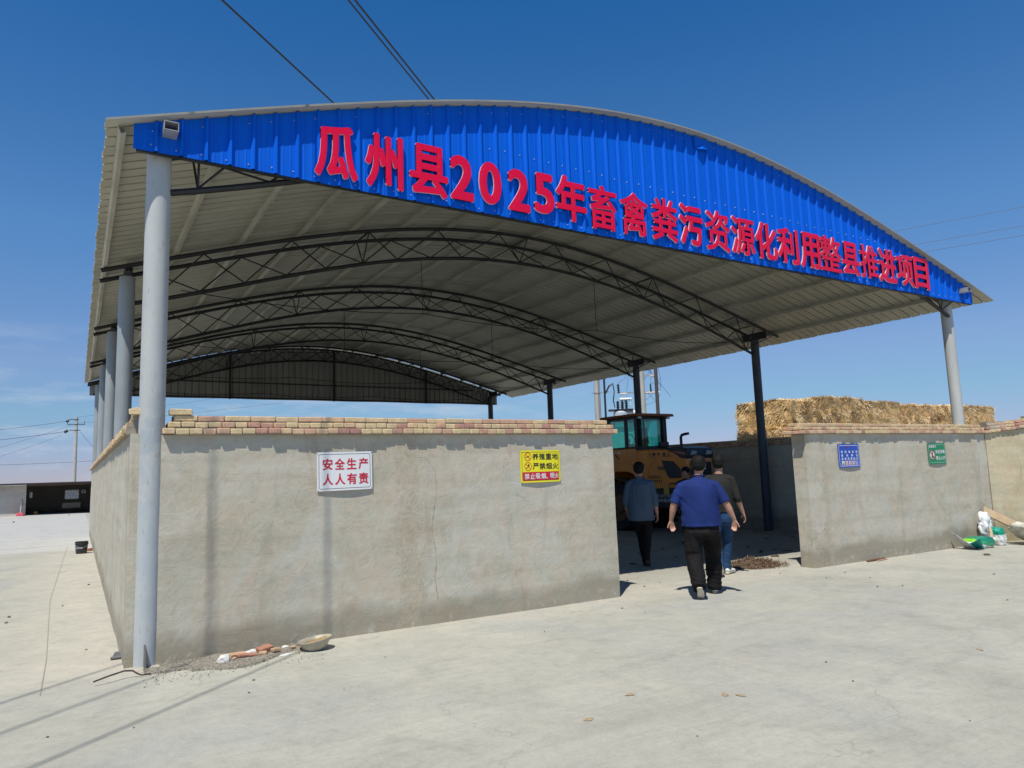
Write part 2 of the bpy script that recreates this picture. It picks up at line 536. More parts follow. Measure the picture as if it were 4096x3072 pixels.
def mat_plaster(name, base=(0.485, 0.446, 0.355), dark=(0.44, 0.40, 0.305), pale=(0.515, 0.490, 0.410), streak=0.0, zbase=0.0, warm=None, bands=()):
    mt, N, L, bs = nodes_of(name)
    g = N.new('ShaderNodeNewGeometry')
    P = g.outputs['Position']
    a = noise_node(N, L, P, 1.1, 5, 0.55, 1.4)
    c = ramp(N, L, a.outputs['Fac'], [(0.32, dark), (0.46, base), (0.60, pale), (0.75, base)])
    col = c.outputs[0]
    # trowelled patches with soft arcs
    b = noise_node(N, L, P, 3.2, 6, 0.62, 2.5)
    cb = ramp(N, L, b.outputs['Fac'], [(0.38, (0.93, 0.92, 0.90)), (0.5, (1, 1, 1)), (0.66, (1.05, 1.05, 1.06))])
    col = mixc(N, L, 0.85, col, cb.outputs[0], 'MULTIPLY')
    hp = noise_node(N, L, P, 1.9, 4, 0.5, 2.0)
    chp = ramp(N, L, hp.outputs['Fac'], [(0.40, (0.955, 1.0, 1.01)), (0.47, (1, 1, 1)), (0.53, (1, 1, 1)), (0.60, (1.035, 0.99, 0.97))])
    col = mixc(N, L, 1.0, col, chp.outputs[0], 'MULTIPLY')
    pt_ = noise_node(N, L, P, 2.3, 8, 0.62, 3.5)
    cpt = ramp(N, L, pt_.outputs['Fac'], [(0.44, (0,) * 3), (0.46, (1,) * 3), (0.56, (1,) * 3), (0.565, (0,) * 3)])
    col = mixc(N, L, math_n(N, L, 'MULTIPLY', cpt.outputs[0], 0.22), col, (0.56, 0.535, 0.455))
    # horizontal courses showing faintly through the plaster
    mp = mapping(N, L, P, (0.35, 0.35, 4.5))
    hn = noise_node(N, L, mp.outputs[0], 1.6, 3, 0.5)
    ch = ramp(N, L, hn.outputs['Fac'], [(0.35, (0.90, 0.88, 0.86)), (0.6, (1.04, 1.04, 1.04))])
    col = mixc(N, L, 0.7, col, ch.outputs[0], 'MULTIPLY')
    if streak:
        ms = mapping(N, L, P, (9, 9, 0.25))
        sn = noise_node(N, L, ms.outputs[0], 1.7, 6, 0.7)
        cs = ramp(N, L, sn.outputs['Fac'], [(0.3, (0.80, 0.79, 0.77)), (0.6, (1.08, 1.08, 1.07))])
        col = mixc(N, L, streak, col, cs.outputs[0], 'MULTIPLY')
    # damp foot of the wall with lime bloom
    sp = N.new('ShaderNodeSeparateXYZ')
    L.new(P, sp.inputs[0])
    wv = noise_node(N, L, P, 1.7, 5, 0.6)
    zz = math_n(N, L, 'ADD', sp.outputs['Z'], math_n(N, L, 'MULTIPLY', wv.outputs['Fac'], -0.42))
    mr = N.new('ShaderNodeMapRange')
    mr.inputs['From Min'].default_value = zbase + 0.10
    mr.inputs['From Max'].default_value = zbase - 0.06
    L.new(zz, mr.inputs['Value'])
    col = mixc(N, L, math_n(N, L, 'MULTIPLY', mr.outputs[0], 0.6), col, (0.225, 0.195, 0.135))
    wl_ = noise_node(N, L, P, 9, 6, 0.7)
    lime = math_n(N, L, 'MULTIPLY', ramp(N, L, wl_.outputs['Fac'], [(0.55, (0,) * 3), (0.68, (1,) * 3)]).outputs[0], mr.outputs[0])
    mz = N.new('ShaderNodeMapRange')
    mz.inputs['From Min'].default_value = zbase + 0.15
    mz.inputs['From Max'].default_value = zbase + 0.02
    L.new(sp.outputs['Z'], mz.inputs['Value'])
    col = mixc(N, L, math_n(N, L, 'MULTIPLY', math_n(N, L, 'MULTIPLY', lime, mz.outputs[0]), 0.7), col, (0.55, 0.54, 0.50))
    # brown run stains
    st = mapping(N, L, P, (2.6, 2.6, 0.45))
    sn2 = noise_node(N, L, st.outputs[0], 1.2, 5, 0.6, 0.8)
    cs2 = ramp(N, L, sn2.outputs['Fac'], [(0.60, (0,) * 3), (0.76, (1,) * 3)])
    col = mixc(N, L, math_n(N, L, 'MULTIPLY', cs2.outputs[0], 0.45), col, (0.245, 0.21, 0.145))
    # repaired vertical seams: rougher, browner plaster with ragged edges
    for bx, bw_, bk in bands:
        wn_ = noise_node(N, L, mapping(N, L, P, (1, 1, .7)).outputs[0], 3.0, 6, .65, 1.0)
        xx = math_n(N, L, 'ADD', sp.outputs['X'], math_n(N, L, 'MULTIPLY', math_n(N, L, 'SUBTRACT', wn_.outputs['Fac'], .5), bw_ * 2.2))
        dx_ = math_n(N, L, 'ABSOLUTE', math_n(N, L, 'SUBTRACT', xx, bx))
        mb_ = N.new('ShaderNodeMapRange')
        mb_.inputs['From Min'].default_value = bw_ * .62
        mb_.inputs['From Max'].default_value = bw_ * .42
        L.new(dx_, mb_.inputs['Value'])
        cn_ = noise_node(N, L, P, 6.0, 6, .7, 1.5)
        cb_ = ramp(N, L, cn_.outputs['Fac'], [(.42, (.36, .31, .215)), (.52, (.47, .42, .32)), (.60, (.33, .285, .195))])
        col = mixc(N, L, math_n(N, L, 'MULTIPLY', mb_.outputs[0], bk), col, cb_.outputs[0])
    # a few hairline cracks
    dn = noise_node(N, L, P, 2.2, 5, 0.7)
    pv = N.new('ShaderNodeVectorMath'); pv.operation = 'SCALE'
    L.new(dn.outputs['Color'], pv.inputs[0]); pv.inputs['Scale'].default_value = 0.45
    pa = N.new('ShaderNodeVectorMath'); L.new(P, pa.inputs[0]); L.new(pv.outputs[0], pa.inputs[1])
    vo = N.new('ShaderNodeTexVoronoi'); vo.feature = 'DISTANCE_TO_EDGE'; vo.inputs['Scale'].default_value = 0.55
    L.new(pa.outputs[0], vo.inputs['Vector'])
    ck = ramp(N, L, vo.outputs['Distance'], [(0.0, (1,) * 3), (0.002, (0,) * 3)])
    cm = noise_node(N, L, P, 0.9, 2)
    ckm = math_n(N, L, 'MULTIPLY', ck.outputs[0], ramp(N, L, cm.outputs['Fac'], [(0.54, (0,) * 3), (0.64, (0.55,) * 3)]).outputs[0])
    col = mixc(N, L, ckm, col, (0.16, 0.14, 0.10))
    f = noise_node(N, L, P, 70, 4, 0.7)
    cf = ramp(N, L, f.outputs['Fac'], [(0.3, (0.93,) * 3), (0.7, (1.05,) * 3)])
    col = mixc(N, L, 1.0, col, cf.outputs[0], 'MULTIPLY')
    if warm: col = mixc(N, L, 1.0, col, warm, 'MULTIPLY')
    L.new(col, bs.inputs['Base Color'])
    bs.inputs['Roughness'].default_value = 0.85
    bs.inputs['Specular IOR Level'].default_value = 0.25
    strokes = None
    for ang, sc_, th_ in ((28, 1.0, .655), (-52, 1.4, .665), (8, .8, .67)):
        sx = noise_node(N, L, mapping(N, L, P, (1.1 * sc_, 1.1 * sc_, 16 * sc_), (0, R(ang), 0)).outputs[0], 1.2, 5, .7, .5)
        k_ = ramp(N, L, sx.outputs['Fac'], [(th_, (0,) * 3), (th_ + .02, (1,) * 3), (th_ + .06, (0,) * 3)]).outputs[0]
        strokes = k_ if strokes is None else math_n(N, L, 'MAXIMUM', strokes, k_)
    col = mixc(N, L, math_n(N, L, 'MULTIPLY', strokes, .22), col, (0.62, 0.60, 0.53))
    for l_ in list(bs.inputs['Base Color'].links): L.remove(l_)
    L.new(col, bs.inputs['Base Color'])
    r1 = noise_node(N, L, P, 6.5, 7, 0.62, 1.8)
    h = math_n(N, L, 'ADD', math_n(N, L, 'MULTIPLY', r1.outputs['Fac'], 2.0), math_n(N, L, 'MULTIPLY', f.outputs['Fac'], 0.25))
    h = math_n(N, L, 'SUBTRACT', h, ckm)
    h = math_n(N, L, 'ADD', h, math_n(N, L, 'MULTIPLY', strokes, .8))
    bump(N, L, bs, h, 0.34, 0.008)
    return mt


def mat_brick():
    mt, N, L, bs = nodes_of('kiln_brick')
    at = N.new('ShaderNodeAttribute')
    at.attribute_name = 'rnd'
    c = ramp(N, L, at.outputs['Fac'], [(0.0, (0.60, 0.48, 0.28)), (0.34, (0.62, 0.49, 0.29)), (0.52, (0.60, 0.44, 0.27)), (0.68, (0.56, 0.37, 0.25)), (0.86, (0.50, 0.29, 0.21)), (1.0, (0.38, 0.20, 0.175))])
    g = N.new('ShaderNodeNewGeometry')
    n1 = noise_node(N, L, g.outputs['Position'], 14, 5, 0.6)
    c2 = ramp(N, L, n1.outputs['Fac'], [(0.35, (0.80, 0.78, 0.78)), (0.55, (1, 1, 1)), (0.7, (1.2, 1.16, 1.12))])
    col = mixc(N, L, 0.9, c.outputs[0], c2.outputs[0], 'MULTIPLY')
    n3 = noise_node(N, L, g.outputs['Position'], 30, 5, 0.7)
    sc = ramp(N, L, n3.outputs['Fac'], [(0.60, (0,) * 3), (0.72, (1,) * 3)])
    col = mixc(N, L, math_n(N, L, 'MULTIPLY', sc.outputs[0], 0.5), col, (0.58, 0.52, 0.46))
    L.new(col, bs.inputs['Base Color'])
    bs.inputs['Roughness'].default_value = 0.9
    n2 = noise_node(N, L, g.outputs['Position'], 60, 5, 0.7)
    bump(N, L, bs, n2.outputs['Fac'], 0.6, 0.008)
    return mt


def mat_column():
    mt, N, L, bs = nodes_of('weathered_blue_grey_paint')
    g = N.new('ShaderNodeNewGeometry')
    P = g.outputs['Position']
    mp = mapping(N, L, P, (3, 3, 0.8))
    a = noise_node(N, L, mp.outputs[0], 1.6, 5, 0.6)
    c = ramp(N, L, a.outputs['Fac'], [(0.35, (0.40, 0.42, 0.41)), (0.55, (0.445, 0.462, 0.45)), (0.7, (0.48, 0.49, 0.47))])
    # repainted bluer patches near the height of the coping
    sp = N.new('ShaderNodeSeparateXYZ')
    L.new(P, sp.inputs[0])
    b = noise_node(N, L, P, 4.2, 3, 0.5)
    z1 = N.new('ShaderNodeMapRange'); z1.inputs['From Min'].default_value = 2.5; z1.inputs['From Max'].default_value = 2.2
    L.new(sp.outputs['Z'], z1.inputs['Value'])
    k = math_n(N, L, 'MULTIPLY', z1.outputs[0], ramp(N, L, b.outputs['Fac'], [(0.46, (0,) * 3), (0.58, (0.7,) * 3)]).outputs[0])
    col = mixc(N, L, k, c.outputs[0], (0.30, 0.355, 0.40))
    z2 = N.new('ShaderNodeMapRange'); z2.inputs['From Min'].default_value = 1.9; z2.inputs['From Max'].default_value = 1.2
    L.new(sp.outputs['Z'], z2.inputs['Value'])
    col = mixc(N, L, math_n(N, L, 'MULTIPLY', z2.outputs[0], 0.6), col, (0.44, 0.475, 0.49))
    # rust specks and lichen
    r1 = noise_node(N, L, mapping(N, L, P, (8, 8, 2.5)).outputs[0], 4.0, 8, 0.75)
    rs = ramp(N, L, r1.outputs['Fac'], [(0.58, (0,) * 3), (0.66, (1,) * 3)])
    col = mixc(N, L, math_n(N, L, 'MULTIPLY', rs.outputs[0], 0.55), col, (0.24, 0.20, 0.12))
    L.new(col, bs.inputs['Base Color'])
    bs.inputs['Roughness'].default_value = 0.5
    f = noise_node(N, L, P, 35, 5, 0.65)
    bump(N, L, bs, f.outputs['Fac'], 0.2, 0.008)
    return mt


def mat_roof(name, a, b, streak_axis):
    mt, N, L, bs = nodes_of(name)
    g = N.new('ShaderNodeNewGeometry')
    P = g.outputs['Position']
    s = (0.3, 9, 0.3) if streak_axis == 'x' else (9, 0.3, 0.3)
    n1 = noise_node(N, L, mapping(N, L, P, s).outputs[0], 1.2, 5, 0.65)
    n2 = noise_node(N, L, P, 0.7, 4, 0.6)
    c = ramp(N, L, n1.outputs['Fac'], [(0.3, a), (0.7, b)])
    c2 = ramp(N, L, n2.outputs['Fac'], [(0.35, (0.86, 0.86, 0.86)), (0.65, (1.08, 1.08, 1.08))])
    col = mixc(N, L, 1.0, c.outputs[0], c2.outputs[0], 'MULTIPLY')
    L.new(col, bs.inputs['Base Color'])
    bs.inputs['Roughness'].default_value = 0.5
    bs.inputs['Specular IOR Level'].default_value = 0.4
    return mt


def mat_blue():
    mt, N, L, bs = nodes_of('blue_coated_steel')
    g = N.new('ShaderNodeNewGeometry')
    P = g.outputs['Position']
    n1 = noise_node(N, L, mapping(N, L, P, (14, 14, 0.5)).outputs[0], 1.5, 5, 0.6)
    c = ramp(N, L, n1.outputs['Fac'], [(0.3, (0.0010, 0.098, 0.60)), (0.7, (0.0016, 0.128, 0.70))])
    n2 = noise_node(N, L, P, 5, 6, 0.7)
    c2 = ramp(N, L, n2.outputs['Fac'], [(0.66, (0,) * 3), (0.78, (1,) * 3)])
    col = mixc(N, L, math_n(N, L, 'MULTIPLY', c2.outputs[0], 0.15), c.outputs[0], (0.25, 0.33, 0.5))
    L.new(col, bs.inputs['Base Color'])
    bs.inputs['Roughness'].default_value = 0.5
    bs.inputs['Specular IOR Level'].default_value = 0.12
    bump(N, L, bs, noise_node(N, L, P, 2.2, 2).outputs['Fac'], 0.15, 0.02)
    return mt


M = {}
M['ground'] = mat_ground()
M['plaster'] = mat_plaster('grey_cement_plaster', bands=((2.50, .26, .55), (9.72, .14, .45), (14.55, .10, .4)))
M['plaster_side'] = mat_plaster('streaked_cement_plaster', streak=0.9)
M['plaster_adj'] = mat_plaster('yellowish_cement_plaster', warm=(1.02, 0.97, 0.82))
M['brick'] = mat_brick()
M['mortar'] = simple('mortar', (0.30, 0.27, 0.22), 0.95, bmp=0.6, bscale=40)
M['column'] = mat_column()
M['roof'] = mat_roof('grey_beige_roof_sheet', (0.41, 0.405, 0.332), (0.50, 0.495, 0.413), 'x')
M['column_shade'] = simple('grey_blue_column_painted_shade', (0.27, 0.305, 0.325), 0.5, 0, 0.15, 4, stretch=(1, 1, .3))  # left inner columns: roof shade is put into this darker colour
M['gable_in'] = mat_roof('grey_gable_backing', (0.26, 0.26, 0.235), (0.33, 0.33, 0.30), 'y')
M['blue'] = mat_blue()
M['column_deep_shade'] = simple('navy_column_painted_shade', (0.045, 0.058, 0.080), 0.55, 0, 0.2, 3)  # right inner columns: a near-black colour with the roof's shade painted in
M['steel_dark'] = simple('dark_painted_steel', (0.024, 0.026, 0.028), 0.55, 0.2, 0.3, 5)
M['purlin'] = simple('dusty_galvanised_purlin', (0.46, 0.455, 0.39), 0.6, 0.1, 0.25, 3, stretch=(1, .4, 1))
M['galv'] = simple('galvanised_steel', (0.42, 0.43, 0.42), 0.5, 0.5, 0.2, 8)
M['red_face'] = simple('red_acrylic_face', (0.72, 0.002, 0.045), 0.35, 0, 0.04, 2, spec=0.3)
M['white_edge'] = simple('pale_acrylic_edge', (0.74, 0.50, 0.53), 0.5, 0, 0.08, 6)
M['white'] = simple('white_paint', (0.72, 0.73, 0.73), 0.45, 0, 0.04, 3)
M['black'] = simple('black_print', (0.018, 0.018, 0.02), 0.5, 0, 0.1)
M['red_print'] = simple('red_print', (0.55, 0.010, 0.035), 0.5, 0, 0.08)
M['yellow_print'] = simple('yellow_print', (0.80, 0.72, 0.015), 0.5, 0, 0.05)
M['blue_print'] = simple('blue_print', (0.010, 0.075, 0.45), 0.45, 0, 0.05)
M['green_print'] = simple('green_print', (0.005, 0.22, 0.095), 0.45, 0, 0.05)
M['faded_red'] = simple('faded_red_print', (0.20, 0.05, 0.16), 0.6, 0, 0.1)


def gz(x):
    return 0.02 - 0.0095 * min(max(x, -3.0), 18.0)


# ---------------------------------------------------------------- ground
g_ = MB()
xs = [-300, -60, -20, -3, 0, 3, 6, 9, 12, 15, 18, 30, 80, 300]
ys = [-120, -30, -8, 0, 8, 20, 45, 120, 700]
for y in ys:
    for x in xs: g_.v.append((x, y, gz(x)))
nx = len(xs)
for j in range(len(ys) - 1):
    for i in range(nx - 1):
        g_.f.append((j * nx + i, j * nx + i + 1, (j + 1) * nx + i + 1, (j + 1) * nx + i))
        g_.m.append(0); g_.att.append(0.0)
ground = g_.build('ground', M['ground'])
tag(ground, 'pale trowelled concrete yard with hairline cracks and sandy dust', 'ground', kind='structure')

# ================================================================ THE OPEN SHED
W_ = 14.35
COLY = [0.0, 4.9, 9.5, 14.3, 18.75]
YF, YB = -0.235, 18.98          # roof front and back edge
XL, XR = -0.45, 15.50
_px = [-.5, .52, 1.26, 2.15, 3.25, 4.43, 5.33, 6.3, 7.15, 8.1, 9.38, 10.4, 11.66, 12.95, 13.93, 15.5]
_pz = [4.80, 5.135, 5.38, 5.655, 5.95, 6.21, 6.365, 6.45, 6.485, 6.42, 6.25, 6.09, 5.80, 5.47, 5.20, 4.76]
_pf = np.polyfit(_px, _pz, 6)


def prof(x):
    return float(np.polyval(_pf, x))


_lx = [.1, 1.03, 1.66, 2.85, 5.0, 6.7, 7.2, 8.6, 9.4, 11.5, 13.07, 14.25]
_lz = [4.34, 4.63, 4.80, 5.19, 5.68, 5.89, 5.91, 5.83, 5.68, 5.26, 4.79, 4.38]
_lf = np.polyfit(_lx, _lz, 5)


def low(x):
    return float(np.polyval(_lf, x))


shed = thing('open_shed', 'large open sided steel shed with arched roof and blue gable facing the yard', 'shed', (7.2, 9.4, gz(7)))

# roof sheet: ribs run across the span, so the eave shows small ticks
PITCH = 0.2167
rp = [(0.0, 0.0), (0.153, 0.0), (0.150, 0.042), (0.190, 0.042), (0.186, 0.0)]
yy = []
k = 0
while True:
    done = False
    for dy, dz in rp:
        y = YF + k * PITCH + dy
        if y > YB: done = True; break
        yy.append((y, dz))
    if done: break
    k += 1
NX = 72
mb = MB()
rx = [XL + (XR - XL) * i / NX for i in range(NX + 1)]
rnd = random.Random(4)
wav = {}
for i, x in enumerate(rx):
    for j, (y, dz) in enumerate(yy):
        e = 0.0
        if i in (0, NX): e = 0.006 * math.sin(y * 7.3) + 0.004 * math.sin(y * 17)
        mb.v.append((x + e, y, prof(x) + dz + e))
nj = len(yy)
for i in range(NX):
    for j in range(nj - 1):
        mb.f.append((i * nj + j, (i + 1) * nj + j, (i + 1) * nj + j + 1, i * nj + j + 1))
        mb.m.append(0); mb.att.append(0)
mb.build('roof_sheet', M['roof'], shed, solid=0.004, fix=False)

# front verge trim, a thin pale flashing
mb = MB()
pts = [(x, YF - 0.006, prof(x) + 0.004) for x in rx]
for a, b in zip(pts[:-1], pts[1:]):
    mb.bar(a, b, 0.008, 0.022)
mb.build('verge_trim', simple('grey_flashing', (0.26, 0.26, 0.235), 0.6), shed)


def gable(name, Y, out, x0, x1, zb, mat, inner):
    """ribbed upright sheets, out = -1 faces the yard"""
    mb = MB()
    gp = [(0.0, 0.0), (0.030, 0.0), (0.040, 0.003), (0.052, 0.0), (0.105, 0.0), (0.115, 0.003), (0.127, 0.0), (0.160, 0.0), (0.180, 0.032), (0.196, 0.032), (0.2045, 0.0)]
    cols = []
    k = 0
    while x0 + k * PITCH < x1:
        for dx, dy in gp:
            x = x0 + k * PITCH + dx
            if x <= x1: cols.append((x, dy))
        k += 1
    cols.append((x1, 0))
    for x, dy in cols:
        top = prof(x) - 0.012
        for t in (0, 0.5, 1):
            mb.v.append((x, Y + out * dy, zb + (top - zb) * t + (0.006 * math.sin(x * 2.1) if t == 0 else 0)))
    for i in range(len(cols) - 1):
        for t in range(2):
            a = i * 3 + t
            mb.f.append((a, a + 3, a + 4, a + 1)); mb.m.append(0); mb.att.append(0)
    o = mb.build(name, [mat, inner], shed, fix=False)
    md = o.modifiers.new('solid', 'SOLIDIFY')
    md.thickness = 0.003
    md.offset = 0
    md.material_offset = 1 if inner is not mat else 0
    return o


GZ = 4.645
gf = gable('gable_cladding', -0.13, -1, -0.226, 14.87, GZ, M['blue'], M['blue'])
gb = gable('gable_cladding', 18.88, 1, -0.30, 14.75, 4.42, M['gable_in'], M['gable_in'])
gb['label'] = 'grey inner face of the far gable'
# screws
mb = MB()
rnd = random.Random(8)
for k in range(70):
    x = -0.226 + k * PITCH + 0.15
    if x > 14.8: break
    mb.ellipsoid((x + rnd.uniform(-.01, .01), -0.135, GZ + 0.055 + rnd.uniform(-.01, .01)), (0.008, 0.006, 0.008), 6, 4)
    zt = prof(x) - 0.10
    if rnd.random() < .6: mb.ellipsoid((x + rnd.uniform(-.01, .01), -0.135, zt), (0.007, 0.006, 0.007), 6, 4)
    if 3.6 < x < 12.5:
        zm = 5.48 + rnd.uniform(-.01, .01)
        if zm < zt - .1: mb.ellipsoid((x - .05, -0.135, zm), (0.008, 0.006, 0.008), 6, 4)
tag(mb.build('screws', M['galv'], shed), kind='stuff')
# lower edge trim and rail behind the blue sheets
mb = MB()
mb.box(-0.2, 14.84, -0.122, -0.082, GZ - 0.012, GZ + 0.045)
mb.build('gable_rail', M['steel_dark'], shed)
mb = MB()
mb.box(-0.2, 14.6, 18.79, 18.84, 4.43, 4.48)
mb.box(1.0, 13.6, 18.80, 18.83, 4.98, 5.02)
for x in (3.9, 7.6, 11.4):
    mb.box(x - .03, x + .03, 18.78, 18.83, 4.40, prof(x) - 0.1)
o = mb.build('gable_rail', M['steel_dark'], shed)

# beam ends poking through the gable
for x, z in ((0.07, 4.845), (14.40, 4.865)):
    mb = MB()
    w, h, t = 0.062, 0.043, 0.006
    mb.box(x - w, x + w, -0.32, 0.05, z - h, z - h + t)
    mb.box(x - w, x + w, -0.32, 0.05, z + h - t, z + h)
    mb.box(x - w, x - w + t, -0.318, 0.05, z - h + t + .0005, z + h - t - .0005)
    mb.box(x + w - t, x + w, -0.318, 0.05, z - h + t + .0005, z + h - t - .0005)
    mb.box(x - w + t + .001, x + w - t - .001, 0.03, 0.045, z - h + t, z + h - t)
    mb.build('beam_end', M['galv'], shed)
# peeled flap near the top of the gable
mb = MB()
xf = 7.12
zf = prof(xf)
mb.v += [(xf - .05, -.162, zf - .03), (xf + .19, -.162, zf - .035), (xf + .20, -.18, zf - .20), (xf + .06, -.205, zf - .23), (xf - .04, -.162, zf - .22)]
mb.f.append((0, 1, 2, 3, 4)); mb.m.append(0); mb.att.append(0)
mb.build('bent_patch', M['blue'], shed, solid=0.003)

# purlins: C-sections along the shed
PX = [-0.34, 0.61, 1.57, 2.53, 3.49, 4.45, 5.41, 6.37, 7.33, 8.29, 9.25, 10.20, 11.15, 12.06, 12.97, 13.86, 14.80]
for x in PX:
    z = prof(x) - 0.046
    sl = (prof(x + .05) - prof(x - .05)) / .1
    n = Vector((-sl, 0, 1)).normalized()
    t = Vector((1, 0, sl)).normalized()
    mb = MB()
    c = Vector((x, (YF + YB) / 2 + .06, z))
    L2 = (YB - YF) / 2 - .06
    mb.obox(c, t * 0.0015, (0, L2, 0), n * 0.040)
    mb.obox(c + n * 0.0385 + t * .022, t * 0.020, (0, L2, 0), n * 0.0015)
    mb.obox(c - n * 0.0385 + t * .022, t * 0.020, (0, L2, 0), n * 0.0015)
    mb.obox(c - n * 0.030 + t * .0435, t * 0.0015, (0, L2, 0), n * 0.010)
    mb.build('purlin', M['purlin'], shed, fix=False)

# columns
COLX = {0: [0.01, 0.0, -0.01, -0.02, -0.04], 1: [W_] * 5}
for s in (0, 1):
    for i, y in enumerate(COLY):
        x = COLX[s][i]
        yc = y + ((0.14 if s == 1 else 0.08) if i == 0 else 0.0)
        g0 = gz(x) - 0.05
        mb = MB()
        r = 0.108 if i == 0 else 0.112
        if s == 1: r = 0.105
        top = 4.86 if i == 0 else 4.74
        mb.tube([(x, yc, g0), (x, yc, 2.4), (x, yc, top)], r, 40)
        c = mb.build('column', M['column'] if i == 0 else (M['column_deep_shade'] if s == 1 else M['column_shade']), shed, smooth=True)
        # bearing bracket that carries the two upper chords
        mb = MB()
        zb = top + .002
        y0, y1 = (y - .38, y + .38) if i else (y - .06, y + .62)
        if i == 4: y0, y1 = y - .6, y + .07
        hx = .055
        zt = prof(x) - 0.165
        mb.box(x - hx, x + hx, y0, y1, zb, zb + .008)
        mb.box(x - hx, x + hx, y0, y1, max(zt, zb + .05) - .008, max(zt, zb + .05))
        mb.box(x - .004, x + .004, y0, y1, zb + .0085, max(zt, zb + .05) - .0085)
        mb.build('bracket', M['steel_dark'], c)
# anchor plates on the first column's foot
mb = MB()
mb.v += [(-0.02, -0.20, 0.0), (0.02, -0.20, 0.0), (0.02, -0.10, 0.0), (-0.02, -0.10, 0.0), (0.0, -0.105, 0.17)]
mb = MB()
mb.prism([(-0.16, 0.0), (0.02, 0.0), (0.02, 0.24), (0.0, 0.25)], 'x', -0.010, 0.002)
mb.build('foot_gusset', simple('rusty_dark_plate', (0.12, 0.10, 0.09), 0.8, .2, .4), shed)


# trusses
def arc(f, x0, x1, y, dz, n):
    return [(x0 + (x1 - x0) * i / n, y, f(x0 + (x1 - x0) * i / n) + dz) for i in range(n + 1)]


for i, y in enumerate(COLY):
    if i == 0: ya, yb, yc = -0.055, 0.50, 0.06
    elif i == 4: ya, yb, yc = y - .5, y + .02, y - .1
    else: ya, yb, yc = y - .33, y + .31, y + .0
    x0, x1 = (0.02 if i == 0 else -0.36), 14.86
    mb = MB()
    DZ = -0.125
    mb.tube(arc(prof, x0, x1, ya, DZ, 44), 0.034, 8)
    tr = mb.build('truss', M['steel_dark'], shed, smooth=True)
    tr['label'] = ['front arched lattice truss behind the blue gable', 'second arched lattice truss from the front', 'third arched lattice truss from the front', 'fourth arched lattice truss from the front', 'rearmost arched lattice truss at the far gable'][i]
    mb = MB()
    mb.tube(arc(prof, x0, x1, yb, DZ, 44), 0.034, 8)
    mb.build('upper_chord', M['steel_dark'], tr, smooth=True)
    mb = MB()
    mb.tube([(0.1, yc, low(0.1) - .0), *arc(low, 0.35, 14.0, yc, 0, 40), (14.25, yc, low(14.25))], 0.034, 8)
    mb.build('lower_chord', M['steel_dark'], tr, smooth=True)
    mb = MB()
    n = 20
    xs_ = [0.35 + (14.0 - 0.35) * k / n for k in range(n + 1)]
    rr = 0.0125
    for k, x in enumerate(xs_):
        B = (x, yc, low(x) + .02)
        for side, yt in ((0, ya), (1, yb)):
            dx = (14.0 - .35) / n
            off = 0.5 * dx if side == 0 else 0.5 * dx
            if side == 0:
                if k % 2 == 0:
                    for sg in (-1, 1):
                        xt = x + sg * dx
                        if -.3 < xt < 14.8: mb.tube([B, (xt, yt, prof(xt) + DZ - .02)], rr, 5)
            else:
                if k % 2 == 1:
                    for sg in (-1, 1):
                        xt = x + sg * dx
                        if -.3 < xt < 14.8: mb.tube([B, (xt, yt, prof(xt) + DZ - .02)], rr, 5)
        if k % 5 == 0:
            mb.tube([B, (x, ya, prof(x) + DZ - .02)], rr, 5)
            mb.tube([B, (x, yb, prof(x) + DZ - .02)], rr, 5)
            mb.tube([(x, ya, prof(x) + DZ), (x, yb, prof(x) + DZ)], rr, 5)
    mb.build('web_bars', M['steel_dark'], tr)
    if 0 < i:
        mb = MB()
        z0 = 4.60
        pts = []
        for q in range(25):
            x = 0.75 + (13.3 - 0.75) * q / 24
            sag = -0.0
            for hx in (): pass
            z = {True: 0}[True]
            u = (x - .75) / 12.55
            # three shallow catenaries between the hangers
            seg_ = u * 3 - int(min(u * 3, 2.999))
            zline = 4.62 - 0.05 * math.sin(PI * u) * 0 - 0.10 * 4 * seg_ * (1 - seg_)
            pts.append((x, yc, zline))
        mb.tube(pts, 0.008, 5)
        mb.build('tie_rod', M['steel_dark'], tr)
        for hx in (4.93, 9.12):
            mb = MB()
            mb.tube([(hx, yc, low(hx)), (hx + .01, yc, 4.60)], 0.007, 5)
            mb.build('hanger', M['steel_dark'], tr)

# ================================================================ LETTERING
GL = [('瓜', 1.416, 1.897, 4.702, 5.299), ('州', 1.961, 2.416, 4.692, 5.315), ('县', 2.478, 2.971, 4.701, 5.31), ('2', 2.982, 3.305, 4.732, 5.272), ('0', 3.364, 3.686, 4.751, 5.276), ('2', 3.764, 4.093, 4.729, 5.264), ('5', 4.143, 4.464, 4.764, 5.291), ('年', 4.476, 4.974, 4.731, 5.336), ('畜', 4.995, 5.486, 4.701, 5.306), ('禽', 5.532, 6.04, 4.705, 5.314), ('粪', 6.094, 6.601, 4.71, 5.334), ('污', 6.624, 7.113, 4.726, 5.338), ('资', 7.156, 7.674, 4.709, 5.337), ('源', 7.693, 8.24, 4.73, 5.328), ('化', 8.237, 8.765, 4.726, 5.327), ('利', 8.762, 9.299, 4.73, 5.325), ('用', 9.327, 9.859, 4.721, 5.328), ('整', 9.851, 10.432, 4.738, 5.35), ('县', 10.44, 10.954, 4.739, 5.331), ('推', 10.968, 11.523, 4.75, 5.356), ('进', 11.525, 12.099, 4.733, 5.362), ('项', 12.092, 12.667, 4.741, 5.326), ('目', 12.673, 13.195, 4.734, 5.348)]


